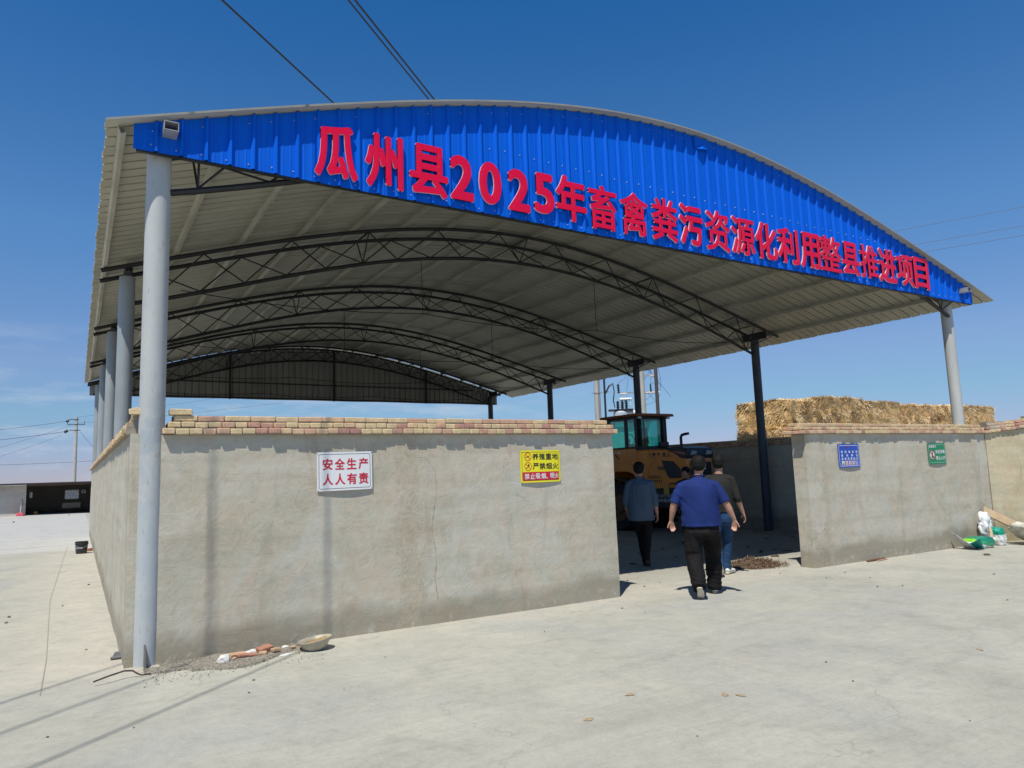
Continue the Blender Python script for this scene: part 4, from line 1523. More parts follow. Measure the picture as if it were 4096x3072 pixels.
mb.box(CX0 + .001, CX1 - .001, CY0 - .02, CY0 + .03, 2.03, 2.12)
mb.box(CX0 - .004, CX0 + .05, CY0 + .04, CY1 + .04, 2.08, 2.12)
mb.box(CX0 + .001, CX1 - .001, CY0 - .02, CY1 + .05, 2.86, 2.93)
mb.build('cab_frame', M['cabframe'], ld, bevel=0.006, fix=False)
for nm, b in (('side_window', (CX0 + .02, CX0 + .026, 7.66, 8.26, 2.12, 2.86)), ('side_window', (CX0 + .021, CX0 + .027, 7.26, 7.54, 2.12, 2.86)),
              ('rear_window', (CX0 + .06, CX1 - .17, CY0 + .004, CY0 + .010, 2.12, 2.86)), ('side_window', (CX1 - .04, CX1 - .034, CY0 + .04, CY1 - .06, 2.12, 2.86)), ('windscreen', (CX0 + .07, CX1 - .07, CY1 + .0, CY1 + .006, 2.12, 2.86))):
    mb = MB(); mb.box(*b); mb.build(nm, M['glass'], ld)
mb = MB()
mb.box(CX0 + .33, CX0 + .338, CY0 - .004, CY0 + .014, 2.12, 2.86)
mb.build('window_divider', M['cabframe'], ld)
mb = MB()
mb.prism([(12.00, 2.93), (13.42, 2.93), (13.36, 3.0), (12.06, 3.005)], 'y', 7.00, 8.55)
mb.build('cab_roof', M['brownroof'], ld, bevel=0.02, seg=2)
for x in (12.20, 13.22):
    mb = MB()
    mb.box(x - .05, x + .05, 7.03, 7.10, 2.86, 2.925)
    wl_ = mb.build('work_light', M['lamp'], ld, bevel=0.012)
mb = MB()
mb.box(12.95, 13.25, 7.10, 7.19, 2.10, 2.24)
mb.build('control_box', M['cabframe'], ld, bevel=0.01)
mb = MB()
mb.box(12.50, 12.92, 7.55, 7.95, 2.0, 2.20)
mb.prism([(12.52, 2.2), (12.90, 2.2), (12.86, 2.66), (12.56, 2.66)], 'y', 7.50, 7.60)
mb.prism([(12.62, 2.68), (12.80, 2.68), (12.78, 2.82), (12.64, 2.82)], 'y', 7.51, 7.58)
mb.build('driver_seat', M['cabframe'], ld, bevel=0.02)
mb = MB()
pts = [(12.70 + .17 * math.cos(a), 8.08 + .05 * math.sin(a), 2.36 + .15 * math.sin(a)) for a in [2 * PI * k / 20 for k in range(21)]]
mb.tube(pts, .014, 6)
mb.tube([(12.7, 8.1, 2.36), (12.7, 8.25, 2.0)], .03, 8)
mb.build('steering_wheel', M['cabframe'], ld)
mb = MB()
mb.tube([(12.02, 8.52, 2.92), (11.95, 8.60, 2.86), (11.95, 8.60, 2.7)], .010, 6)
mb.box(11.90, 11.99, 8.585, 8.61, 2.60, 2.78)
mb.build('mirror', M['cabframe'], ld)


def wheel(x0, x1, y, z, r, nm='wheel'):
    """tyre with lugs between x0 and x1 and an orange rim"""
    mb = MB()
    xc = (x0 + x1) / 2
    w = (x1 - x0) / 2
    prof_ = [(r * .58, -w * .8), (r * .70, -w), (r * .90, -w * .96), (r * .97, -w * .75), (r * .985, 0), (r * .97, w * .75), (r * .90, w * .96), (r * .70, w), (r * .58, w * .8)]
    n = 40
    vs, fs = [], []
    for rr_, xx in prof_:
        for k in range(n): vs.append((xc + xx, y + rr_ * math.cos(2 * PI * k / n), z + rr_ * math.sin(2 * PI * k / n)))
    for i in range(len(prof_) - 1):
        for k in range(n): fs.append((i * n + k, i * n + (k + 1) % n, (i + 1) * n + (k + 1) % n, (i + 1) * n + k))
    mb.add(vs, fs)
    for k in range(22):
        a = 2 * PI * k / 22
        for s in (-1, 1):
            aa = a + (PI / 22 if s > 0 else 0)
            t = Vector((0, -math.sin(aa), math.cos(aa)))
            o_ = Vector((0, math.cos(aa), math.sin(aa)))
            c = Vector((xc + s * w * .52, y, z)) + o_ * (r * .985)
            mb.obox(c, Vector((w * .46, 0, 0)) + t * (.03), t * .035, o_ * .028)
    wh = mb.build(nm, M['rubber'], ld, smooth=True, fix=False)
    mb = MB()
    s = -1 if x0 < 12.7 else 1
    face = x0 if s < 0 else x1
    vs, fs = [], []
    for rr_, dx in ((r * .60, .0), (r * .56, .01), (r * .50, .07), (r * .30, .06), (r * .26, .01), (r * .12, .0), (0.001, -.01)):
        for k in range(24): vs.append((face - s * (.02 + dx), y + rr_ * math.cos(2 * PI * k / 24), z + rr_ * math.sin(2 * PI * k / 24)))
    for i in range(6):
        for k in range(24): fs.append((i * 24 + k, i * 24 + (k + 1) % 24, (i + 1) * 24 + (k + 1) % 24, (i + 1) * 24 + k))
    mb.add(vs, fs)
    mb.build('rim', M['rim'], wh, smooth=True)


for a, b in ((11.86, 12.26), (13.16, 13.56)):
    wheel(a, b, 7.75, G0 + .64, .64)
    wheel(a, b, 10.25, G0 + .64, .64)
# fenders
for a, b in ((11.84, 12.16), (13.26, 13.58)):
    mb = MB()
    o_, i_ = [], []
    for k in range(9):
        t = R(12 + 150 * k / 8)
        o_.append((7.75 + .78 * math.cos(t), G0 + .64 + .78 * math.sin(t)))
        i_.append((7.75 + .745 * math.cos(t), G0 + .64 + .745 * math.sin(t)))
    mb.prism(o_ + i_[::-1], 'x', a, b)
    mb.build('fender', M['cabframe'], ld, bevel=0.006)
# steps below the door, chassis, front frame, arms, bucket
mb = MB()
for z in (.55, .85): mb.box(11.98, 12.2, 8.38, 8.62, z, z + .03)
mb.box(11.98, 12.0, 8.38, 8.41, .5, 1.3)
mb.box(11.98, 12.0, 8.59, 8.62, .5, 1.3)
mb.build('boarding_ladder', M['cabframe'], ld)
mb = MB()
mb.box(12.45, 12.99, 6.9, 8.9, .48, 1.10)
mb.box(12.35, 13.09, 9.2, 10.9, .50, 1.35)
mb.box(12.62, 12.82, 8.8, 9.3, .55, 1.0)
mb.tube([(12.2, 7.75, G0 + .64), (13.25, 7.75, G0 + .64)], .11, 12)
mb.tube([(12.2, 10.25, G0 + .64), (13.25, 10.25, G0 + .64)], .11, 12)
mb.build('chassis', M['orange'], ld, bevel=.02, fix=False)
for x in (12.38, 12.98):
    mb = MB()
    mb.prism([(9.4, 1.30), (9.4, 1.62), (10.2, 1.55), (11.4, .62), (11.55, .40), (11.35, .35), (10.1, 1.20)], 'x', x, x + .09)
    mb.build('lift_arm', M['orange'], ld, bevel=.01)
mb = MB()
mb.prism([(11.45, .15), (11.38, .75), (11.55, 1.15), (11.60, 1.10), (11.50, .75), (11.58, .22), (12.25, .03), (12.25, 0.0), (11.55, .02)], 'x', 11.75, 13.70)
mb.prism([(11.45, .16), (11.50, 1.05), (12.24, .02), (11.6, .03)], 'x', 11.76, 11.79)
mb.prism([(11.45, .16), (11.50, 1.05), (12.24, .02), (11.6, .03)], 'x', 13.66, 13.69)
mb.build('bucket', M['steel_dark'], ld, fix=False)

# ================================================================ STRAW BALES
def mat_straw():
    mt, N, L, bs = nodes_of('dry_straw')
    at = N.new('ShaderNodeAttribute')
    at.attribute_name = 'rnd'
    c = ramp(N, L, at.outputs['Fac'], [(0.0, (0.30, 0.195, 0.075)), (0.3, (0.60, 0.41, 0.18)), (0.6, (0.83, 0.62, 0.33)), (0.85, (0.92, 0.76, 0.49)), (1.0, (0.93, 0.85, 0.64))])
    oi = N.new('ShaderNodeObjectInfo')
    t = ramp(N, L, oi.outputs['Random'], [(0.0, (0.88, 0.86, 0.82)), (0.5, (1.0, 0.97, 0.92)), (1.0, (1.08, 1.08, 1.12))])
    col = mixc(N, L, 1.0, c.outputs[0], t.outputs[0], 'MULTIPLY')
    L.new(col, bs.inputs['Base Color'])
    bs.inputs['Roughness'].default_value = 0.65
    return mt


M['straw'] = mat_straw()


def bale_mesh(name, L, D, H, seed, nblade=12000):
    rnd = random.Random(seed)
    mb = MB()
    # lumpy core
    nx, ny, nz_ = 12, 5, 5
    def sp(u, v, w):
        x, y, z = (u - .5) * L, (v - .5) * D, w * H
        q = Vector((x * 3 + seed, y * 3, z * 3))
        s = 1 - .12 * (abs(u - .5) * 2) ** 6 - .04 * (abs(v - .5) * 2) ** 4
        return (x * (1 - .03 * (abs(w - .5) * 2) ** 3) + mnoise.noise(q) * .05, y * s + mnoise.noise(q * 1.3 + Vector((9, 0, 0))) * .065, H / 2 + (z - H / 2) * (1 - .11 * (abs(u - .5) * 2) ** 6) + mnoise.noise(q + Vector((0, 9, 0))) * .045)
    faces = []
    def grid(fn, a, b):
        base = len(mb.v)
        for i in range(a + 1):
            for j in range(b + 1): mb.v.append(fn(i / a, j / b))
        for i in range(a):
            for j in range(b):
                k = base + i * (b + 1) + j
                mb.f.append((k, k + 1, k + b + 2, k + b + 1)); mb.m.append(0); mb.att.append(0.30 + rnd.random() * .12)
    grid(lambda a, b: sp(a, 0, b), nx, nz_)
    grid(lambda a, b: sp(a, 1, b), nx, nz_)
    grid(lambda a, b: sp(0, a, b), ny, nz_)
    grid(lambda a, b: sp(1, a, b), ny, nz_)
    grid(lambda a, b: sp(a, b, 0), nx, ny)
    grid(lambda a, b: sp(a, b, 1), nx, ny)
    areas = [('y0', L * H * 1.2), ('y1', L * H * .35), ('x0', D * H), ('x1', D * H * .7), ('z1', L * D * .8)]
    tot = sum(a for _, a in areas)
    for nm, ar in areas:
        for _ in range(int(nblade * ar / tot)):
            a, b = rnd.random(), rnd.random()
            if nm == 'y0': p = sp(a, 0, b); nrm = Vector((0, -1, 0))
            elif nm == 'y1': p = sp(a, 1, b); nrm = Vector((0, 1, 0))
            elif nm == 'x0': p = sp(0, a, b); nrm = Vector((-1, 0, 0))
            elif nm == 'x1': p = sp(1, a, b); nrm = Vector((1, 0, 0))
            else: p = sp(a, b, 1); nrm = Vector((0, 0, 1))
            p = Vector(p)
            # flake structure: straw direction changes slowly over the face
            ang = mnoise.noise(p * 2.2 + Vector((seed * 3, 0, 0))) * 4 + rnd.gauss(0, .7)
            t1 = nrm.cross(Vector((0, 0, 1)))
            if t1.length < .1: t1 = Vector((1, 0, 0))
            t1.normalize()
            t2 = nrm.cross(t1)
            d = (t1 * math.cos(ang) + t2 * math.sin(ang) + nrm * rnd.uniform(.0, .8)).normalized()
            ln = rnd.uniform(.07, .19)
            w = rnd.uniform(.0035, .0075)
            s = d.cross(nrm)
            if s.length < .05: s = t1
            s = s.normalized() * w
            q0 = p - d * ln * .3 - nrm * .004
            q1 = q0 + d * ln
            mb.add([q0 - s, q0 + s, q1 + s, q1 - s], [(0, 1, 2, 3)], 0, min(1, max(.01, rnd.gauss(.55, .20) + .30 * mnoise.noise(p * 3.5 + Vector((0, seed, 0))) + .12 * math.sin(p.x * 21 + 3 * mnoise.noise(p * 2)))))
    me = bpy.data.meshes.new(name)
    me.from_pydata([tuple(p) for p in mb.v], [], mb.f)
    me.materials.append(M['straw'])
    at = me.attributes.new('rnd', 'FLOAT', 'FACE')
    at.data.foreach_set('value', mb.att)
    me.update()
    return me


bm_big = [bale_mesh('straw_bale', 2.25, 1.0, .87, s) for s in (1, 2)]
zb0 = gz(18)
KB = 1.0365


def bale_at(x, y, tier, k=KB):
    """the stack stands clear of the roof's shade"""
    return (CAM.x + (x - CAM.x) * k, CAM.y + (y - CAM.y) * k)


brow = [18.45, 20.55, 22.62, 24.7, 26.55]
TOPW = ['top row straw bale with the highest shaggy crest, right of the shaded shed column',
        'top row straw bale second from the crest, over the blue sign',
        'top row straw bale between the blue and the green sign',
        'top row straw bale just left of the front right column',
        'last straw bale at the right end of the top row']
LOWW = ['bottom', 'second lowest', 'third']
rnd = random.Random(5)
for i, x in enumerate(brow):
    for tier in range(4):
        h = .885
        o = bpy.data.objects.new('straw_bale', bm_big[(i + tier) % 2])
        COL.objects.link(o)
        X, Y = bale_at(x - .12, 5.72, tier)
        o.location = (X + rnd.uniform(-.05, .05) + (.25 if tier == 2 and i == 0 else 0), Y + rnd.uniform(-.08, .05), zb0 + tier * h + ([.05, -.03, -.10, -.08, -.06][i] if tier == 3 else 0))
        o.rotation_euler = (0, 0, rnd.uniform(-.03, .03) + (PI if (i + tier) % 3 == 1 else 0))
        o.scale = (1.045, 1.04, 1.03)
        if tier == 3: lab = TOPW[i]
        elif tier == 2 and i == 0: lab = 'half hidden straw bale in the second layer under the crest bale'
        else: lab = 'straw bale low in the stack, hidden behind the brick coping'
        tag(o, lab, 'straw bale', 'straw bales stacked beyond the wall')
me2 = bale_mesh('straw_bale', 1.72, 1.20, .87, 7, 11000)
for tier in range(4):
    o = bpy.data.objects.new('straw_bale', me2)
    COL.objects.link(o)
    X, Y = 17.12, 6.62
    o.location = (X + (-.06 if tier < 3 else 0), Y, zb0 + tier * .885 - (.06 if tier == 3 else .0))
    o.rotation_euler = (0, 0, PI / 2 + .03 * tier)
    o.scale = (1.06, 1.06, 1.04)
    tag(o, ['straw bale low in the stack, hidden behind the brick coping'] * 2 + ['straw bale second from top at the left end, behind the shaded column', 'topmost straw bale at the left end of the stack, behind the shaded column'], 'straw bale', 'straw bales stacked beyond the wall') if False else tag(o, (['straw bale low in the stack, hidden behind the brick coping'] * 2 + ['straw bale second from top at the left end, behind the shaded column', 'topmost straw bale at the left end of the stack, behind the shaded column'])[tier], 'straw bale', 'straw bales stacked beyond the wall')

# ================================================================ POLES, TRANSFORMER AND WIRES
M['pole'] = simple('grey_concrete_pole', (0.42, 0.41, 0.37), 0.85, 0, 0.1, 3, bmp=.2)
M['wire'] = simple('black_cable', (0.012, 0.012, 0.014), 0.6)
M['wire_grey'] = simple('grey_wire', (0.10, 0.11, 0.13), 0.6)
M['porcelain'] = simple('white_porcelain', (0.70, 0.71, 0.72), 0.3)
M['rust_pole'] = simple('brown_pole', (0.07, 0.055, 0.05), 0.7)


def P32(x, y, z, k=1.0):
    """push a point measured at 32 m further along its own sight line"""
    p = Vector((x, y, z))
    return CAM + (p - CAM) * k


def insul(mb, a, b, r, n=4):
    a, b = Vector(a), Vector(b)
    pts, rs = [], []
    for k in range(n * 3 + 1):
        t = k / (n * 3)
        pts.append(a.lerp(b, t))
        rs.append(r * (1.0 if k % 3 == 1 else .5))
    mb.tube(pts, rs, 12)


for nm, (x, y), h, lab in (('p', (19.44, 17.86), 9.5, 'left concrete pole of the transformer pair, right of the third shed column'), ('q', (20.965, 16.56), 9.8, 'right concrete pole of the transformer pair carrying the insulators above the cab')):
    t = thing('utility_pole', lab, 'utility pole', (x, y, gz(18)), group='concrete poles of the transformer stand')
    mb = MB()
    mb.tube([(x, y, gz(18)), (x, y, h)], [.165, .115], 20)
    mb.build('shaft', M['pole'], t, smooth=True)
    if nm == 'p':
        mb = MB()
        mb.tube([(x, y, 4.93), (x, y, 4.99)], .155, 20)
        mb.bar((x - .2, y + .15, 4.96), (x + .45, y - .35, 4.99), .04, .05)
        mb.build('clamp', M['galv'], t)
    else:
        d = Vector((.76, -.65, 0))
        mb = MB()
        a = Vector((x, y, 4.90))
        mb.bar(a - d * 1.0, a + d * .62, .06, .06)
        mb.build('crossarm', M['galv'], t)
        mb = MB()
        mb.bar(a - d * .2 + Vector((0, 0, .75)), a + d * .75 + Vector((0, 0, .75)), .06, .06)
        mb.build('crossarm', M['galv'], t)
        for s, L in ((-1.0, .30), (.14, .26), (.42, .36)):
            mb = MB()
            c = a + d * s - Vector((0, 0, .04))
            insul(mb, c, c + d * L, .075)
            mb.build('insulator', M['porcelain'], t, smooth=True)
        mb = MB()
        insul(mb, a - d * 1.03, a - d * 1.05 + Vector((0, 0, .42)), .075)
        mb.build('insulator', M['cabframe'], t, smooth=True)
        mb = MB()
        insul(mb, a + d * .42 + Vector((0, 0, .72)), a + d * .75 + Vector((0, 0, .72)), .07)
        mb.build('insulator', M['porcelain'], t, smooth=True)
        mb = MB()
        mb.tube([a + d * .40, a + d * .39 + Vector((0, 0, .35))], [.045, .03], 8)
        mb.build('fuse', M['cabframe'], t)
        U = Vector((0, 0, 1))
        mb = MB()
        for pts in ([a - d * .68 + U * .1, a - d * .60 + U * .5, a - d * .55 + U * 1.2], [a - d * 1.05 + U * .45, a - d * .75 + U * .65, a - d * .6 + U * 1.0],
                    [a + d * .12 + U * .55, a + d * .30 + U * .8, a + d * .42 + U * 1.0, a + d * .38 + U * 1.3], [a + d * .40 + U * .35, a + d * .45 + U * .8, a + d * .42 + U * 1.0],
                    [a + d * .42 + U * .35, a + d * .7 + U * .45, a + d * .85 + U * .6], [a + d * .8, a + d * .86 + U * .5, a + d * .70 + U * 1.4],
                    [a + d * .1 - U * .4, a + d * .35 - U * .2, a + d * .5 - U * .05], [a + d * .1 - U * .6, a + d * .5 - U * .48, a + d * .8 - U * .15],
                    [a - d * .65 - U * .1, a - d * .85 - U * .5, a - d * 1.3 - U * .8]):
            mb.tube(pts, .009, 5)
        mb.build('jumper_wires', M['wire_grey'], t)
x, y = 21.445, 16.115
o = MB(); o.tube([(x, y, gz(18)), (x, y, 9.0)], [.085, .075], 14)
tag(o.build('steel_pole', M['rust_pole'], None, smooth=True), 'slim dark brown pole right of the transformer poles behind the cab', 'pole')
x, y = 19.70, 17.64
o = MB(); o.tube([(x, y, gz(18)), (x, y, 9.0)], [.05, .045], 12)
tag(o.build('steel_pole', M['cabframe'], None, smooth=True), 'thin dark conduit pole strapped beside the left concrete pole', 'pole')
# transformer on its platform
t = thing('transformer', 'pole mounted transformer with dark bushings and pale tank seen over the loader cab', 'transformer', (20.28, 17.15, 3.2))
d = Vector((.76, -.65, 0))
c = Vector((20.22, 17.20, 0))
mb = MB()
mb.tube([c + Vector((0, 0, 3.35)), c + Vector((0, 0, 4.02)), c + Vector((0, 0, 4.08))], [.34, .34, .28], 24)
mb.build('tank', simple('pale_tank_paint', (0.50, 0.55, 0.60), .4), t, smooth=True)
mb = MB()
mb.obox(c + Vector((0, 0, 4.13)), d * .55, Vector((.65, .76, 0)) * .28, (0, 0, .035))
mb.build('top_plate', M['cabframe'], t)
for s in (-.12, .08, .26):
    mb = MB()
    q = c + d * s
    insul(mb, q + Vector((0, 0, 4.16)), q + Vector((0, 0, 4.55)), .09, 5)
    mb.build('bushing', M['cabframe'], t, smooth=True)
mb = MB()
q = c + Vector((0, 0, 4.62))
mb.tube([q - d * .02, q + d * .50], .065, 14)
mb.tube([q + d * .50 - Vector((0, 0, .05)), q + d * .40 - Vector((0, 0, .45))], .02, 6)
mb.build('conservator', M['porcelain'], t, smooth=True)
mb = MB()
q = c + Vector((0, 0, 4.12))
mb.tube([q + d * .30 + Vector((0, 0, -.12)), q + d * .75 + Vector((0, 0, -.14))], .12, 14)
mb.build('side_tank', M['porcelain'], t, smooth=True)
mb = MB()
for k in range(3):
    o_ = Vector((0, 0, .035 * k))
    mb.tube([Vector((19.70, 17.62, 4.85)) + o_, Vector((19.86, 17.50, 5.22)) + o_, Vector((20.0, 17.40, 5.30)) + o_, Vector((20.03, 17.36, 4.95)) + o_, Vector((19.98, 17.40, 4.55)) + o_, c - d * .25 + Vector((0, 0, 4.25))], .022, 6)
mb.build('supply_cables', M['cabframe'], t)
mb = MB()
mb.obox(c + Vector((0, 0, 3.25)), d * 1.2, Vector((.65, .76, 0)) * .4, (0, 0, .08))
mb.build('platform', M['galv'], t)

# small white equipment hut that shows pale through the cab glass
t = thing('equipment_hut', 'pale flat roofed hut seen only through the teal glass of the cab', 'hut', (26.0, 23.9, gz(18)))
mb = MB()
dd = Vector((.76, -.65, 0)); nn = Vector((.65, .76, 0))
mb.obox(Vector((26.2, 23.9, 1.95)), dd * 1.35, nn * 1.2, (0, 0, 2.1))
mb.build('wall', M['white'], t)
mb = MB()
mb.obox(Vector((26.2, 23.9, 4.09)), dd * 1.42, nn * 1.35, (0, 0, .07))
mb.build('roof', simple('grey_roof_slab', (0.3, 0.31, 0.32), .8), t)

# three far wires right of the gable
for i, (a, b) in enumerate((((31.059, 10.094, 11.915), (33.073, 5.718, 11.916)), ((31.401, 9.449, 11.143), (33.045, 5.794, 11.105)), ((31.563, 9.132, 10.735), (33.03, 5.831, 10.701)))):
    a, b = Vector(a), Vector(b)
    dv = b - a
    mb = MB()
    mb.tube([a - dv * 3.0 + Vector((0, 0, .0)), a, b, b + dv * 3.0], .009, 5)
    tag(mb.build('overhead_wire', M['wire_grey'], None), ['uppermost', 'middle', 'lowest'][i] + ' of the three thin wires in the sky right of the gable', 'wire', 'thin wires right of the shed')

# the cables passing over the shed; their soft shadows fall on the yard and the wall
ca = R(48.2)
cdir = Vector((math.sin(ca), math.cos(ca), 0))
pdir = Vector((math.cos(ca), -math.sin(ca), 0))
clat = CAM.x * pdir.x + CAM.y * pdir.y
CABLES = [((888, 0), -0.278 - clat, 'single black cable crossing the sky above the left part of the roof'),
          ((1393, 0), 0.343 - clat, 'left one of the two close black cables above the roof'),
          ((1420, 0), 1.068 - clat, 'right one of the two close black cables above the roof')]
for (px, py), lat, lab in CABLES:
    r = RR.T @ np.array([(px - 2048) / F_PX, (py - 1536) / F_PX, 1.0])
    l = r[0] * pdir.x + r[1] * pdir.y
    Hh = lat / l * r[2]
    base = CAM + pdir * lat + Vector((0, 0, Hh))
    base = base - cdir * (base - CAM).dot(cdir)
    mb = MB()
    mb.tube([base - cdir * 40, base, base + cdir * 60], .0125, 8)
    tag(mb.build('overhead_cable', M['wire'], None, smooth=True), lab, 'cable', 'black cables above the shed')


# the pole line far on the left
def LP(x, y, z, k=1.42):
    return CAM + (Vector((x, y, z)) - CAM) * k


t = thing('utility_pole', 'distant grey utility pole with crossarms beyond the low shed on the left', 'utility pole', (LP(-.66, 52.88, 0).x, LP(-.66, 52.88, 0).y, 0))
top = LP(-.691, 52.883, 6.515)
mb = MB()
mb.tube([(top.x, top.y, 0), top], [.20, .13], 16)
mb.build('shaft', M['pole'], t, smooth=True)
mb = MB()
mb.bar(LP(-1.24, 52.8, 5.97), LP(-.19, 52.8, 5.97), .06, .07)
for w in (-1.24, -.19): mb.bar(LP(w, 52.8, 5.95), LP(w, 52.8, 6.2), .05, .05)
mb.build('crossarm', M['cabframe'], t)
for dz, w0, w1 in ((6.32, -1.15, -.55), (5.55, -1.15, -.42)):
    mb = MB()
    mb.bar(LP(w0, 52.8, dz), LP(w1, 52.8, dz), .06, .07)
    mb.build('crossarm', M['cabframe'], t)
mb = MB()
insul(mb, LP(-1.15, 52.8, 6.25), LP(-1.35, 52.8, 6.15), .16, 2)
insul(mb, LP(-1.20, 52.8, 5.52), LP(-1.42, 52.8, 5.38), .20, 2)
mb.build('insulator', M['cabframe'], t)
WL = [((-1.25, 52.8, 6.2), (-9.3, 52.6, 5.1), .016, 'topmost wire running left from the distant pole'),
      ((-1.30, 52.8, 5.46), (-9.1, 52.6, 4.45), .020, 'thick double wire running left from the distant pole'),
      ((-1.00, 52.8, 5.9), (-9.2, 52.6, 3.0), .010, 'thin wire sagging left from the crossarm of the distant pole'),
      ((-1.60, 52.8, 5.15), (-8.6, 52.6, 2.5), .010, 'lowest thin wire sagging left from the distant pole'),
      ((-9.5, 52.7, 3.12), (3.0, 52.87, 3.45), .016, 'level wire passing low behind the shaft of the distant pole'),
      ((-.45, 52.8, 5.45), (1.6, 52.8, 2.7), .014, 'guy wire running down right from the distant pole'),
      ((-.60, 52.8, 6.5), (14.0, 52.9, 9.2), .010, 'upper thin wire running right from the distant pole'),
      ((-.60, 52.8, 6.05), (14.0, 52.9, 7.9), .010, 'lower thin wire running right from the distant pole')]
for a, b, r, lab in WL:
    a, b = Vector(a), Vector(b)
    pts = []
    for k in range(9):
        u = k / 8
        p = a.lerp(b, u)
        p.z -= .10 * 4 * u * (1 - u) * (1 if 'guy' not in lab else 0)
        pts.append(LP(*p))
    mb = MB()
    mb.tube(pts, r, 5)
    tag(mb.build('overhead_wire', M['wire'], None), lab, 'wire', 'wires of the distant pole')

# ================================================================ LOW SHED FAR LEFT
t = thing('low_shed', 'long low flat roofed shed with a dark open bay at the far left', 'shed', (-4.0, 43.0, gz(-3)))
g0 = gz(-3)
pl = mat_plaster('far_shed_plaster', base=(0.50, 0.45, 0.39), dark=(0.43, 0.38, 0.33), pale=(0.53, 0.49, 0.44), zbase=-1)
mb = MB(); mb.box(-14, -2.87, 40.0, 40.24, g0 - .1, 1.69); mb.build('front_wall', pl, t, fix=False)
mb = MB(); mb.box(-14, 3.2, 46.0, 46.24, g0 - .1, 1.70); mb.build('back_wall', M['plaster'], t)
mb = MB(); mb.box(0.42, 0.62, 40.0, 46.0, g0 - .1, 1.70); mb.build('side_wall', simple('dull_red_wall', (.20, .07, .06), .8), t)
mb = MB(); mb.box(-14.2, 3.4, 39.45, 46.4, 1.725, 1.80); mb.build('roof', simple('dark_roof_felt', (.035, .035, .04), .8), t)
mb = MB(); mb.box(-2.87, 0.42, 39.98, 40.10, 1.62, 1.724); mb.build('lintel', simple('brown_lintel', (.10, .06, .045), .8), t)
t = thing('liquid_tote', 'white caged liquid tank on a pallet inside the dark bay of the low shed', 'tank', (-.68, 42.0, g0))
mb = MB(); mb.box(-1.08, -.40, 41.7, 42.3, .82, 1.32); mb.build('tank', simple('milky_plastic', (.75, .78, .8), .4), t, bevel=.04, seg=2)
mb = MB()
for k in range(6): mb.box(-1.09 + k * .134, -1.075 + k * .134, 41.675, 41.69, .80, 1.34)
for k in range(4): mb.box(-1.09, -.39, 41.672, 41.688, .80 + k * .175, .815 + k * .175)
mb.build('cage', M['galv'], t, fix=False)
mb = MB(); mb.box(-1.2, -.3, 41.5, 42.4, .56, .60); mb.box(-1.2, -.3, 41.5, 41.54, .30, .56); mb.build('stand', simple('old_wood', (.30, .24, .17), .8), t, fix=False)
mb = MB(); mb.box(-.98, -.62, 41.655, 41.668, .95, 1.18); mb.build('label_plate', simple('pale_blue_label', (.55, .62, .75), .5), t)
mb = MB()
n = 20
pts = [(-.16 + .085 * math.cos(2 * PI * k / n), 41.8, 1.22 + .085 * math.sin(2 * PI * k / n)) for k in range(n + 1)]
mb.tube(pts, .035, 8)
tag(mb.build('coiled_hose', simple('pale_hose', (.5, .52, .5), .6), None, smooth=True), 'pale coiled hose hanging right of the caged tank in the dark bay', 'hose')
mb = MB(); mb.box(-2.75, -2.62, 40.9, 40.94, .98, 1.28)
tag(mb.build('switch_box', M['galv'], None), 'small pale box on the left inner side of the dark bay', 'box')
mb = MB(); mb.lathe([(.001, 0), (.09, 0), (.11, .17), (.10, .17), (.085, .02), (.001, .02)], 16, (-2.42, 40.5, g0))
tag(mb.build('yellow_bucket', simple('ochre_plastic', (.42, .22, .05), .6), None), 'small ochre bucket on the floor just inside the dark bay', 'bucket')
t = thing('dustpan', 'pink long handled dustpan standing before the pale wall of the low shed', 'dustpan', (-3.10, 39.7, g0))
mb = MB(); mb.prism([(-3.26, g0), (-2.94, g0), (-2.92, g0 + .10), (-2.98, g0 + .17), (-3.18, g0 + .17), (-3.25, g0 + .10)], 'y', 39.60, 39.8); mb.build('pan', simple('pink_plastic', (.75, .10, .13), .5), t, bevel=.02)
mb = MB(); mb.tube([(-3.08, 39.78, g0 + .15), (-3.06, 39.9, g0 + .78)], .014, 6); mb.build('handle', M['white'], t)
t = thing('broom', 'thin broom leaning on the pale wall beside the pink dustpan', 'broom', (-2.95, 39.8, g0))
mb = MB(); mb.tube([(-2.90, 39.75, g0 + .03), (-3.02, 39.95, g0 + .86)], .016, 6); mb.build('handle', simple('grey_wood', (.16, .15, .13), .8), t)
mb = MB(); mb.tube([(-2.88, 39.72, g0), (-2.91, 39.78, g0 + .12)], [.07, .025], 8); mb.build('bristles', M['cabframe'], t)

# ================================================================ PEOPLE
M['skin'] = simple('skin', (0.40, 0.215, 0.145), 0.55, 0, 0.10, 9)
M['hair'] = simple('black_hair', (0.006, 0.0055, 0.005), 0.65, 0, 0.3, 30, bmp=0.6, bscale=130, spec=0.2)


def cloth(name, col, rough=0.8, var=.12, fold=0.5):
    mt, N, L, bs = nodes_of(name)
    tc = N.new('ShaderNodeTexCoord')
    n1 = noise_node(N, L, mapping(N, L, tc.outputs['Object'], (1, 1, .35)).outputs[0], 7, 5, .6)
    c = ramp(N, L, n1.outputs['Fac'], [(.3, tuple(x * (1 - var) for x in col)), (.7, tuple(x * (1 + var) for x in col))])
    L.new(c.outputs[0], bs.inputs['Base Color'])
    bs.inputs['Roughness'].default_value = rough
    bs.inputs['Specular IOR Level'].default_value = 0.15
    n2 = noise_node(N, L, mapping(N, L, tc.outputs['Object'], (1, 1, .30)).outputs[0], 9, 4, .55, 1.2)
    bump(N, L, bs, n2.outputs['Fac'], fold, .03)
    return mt


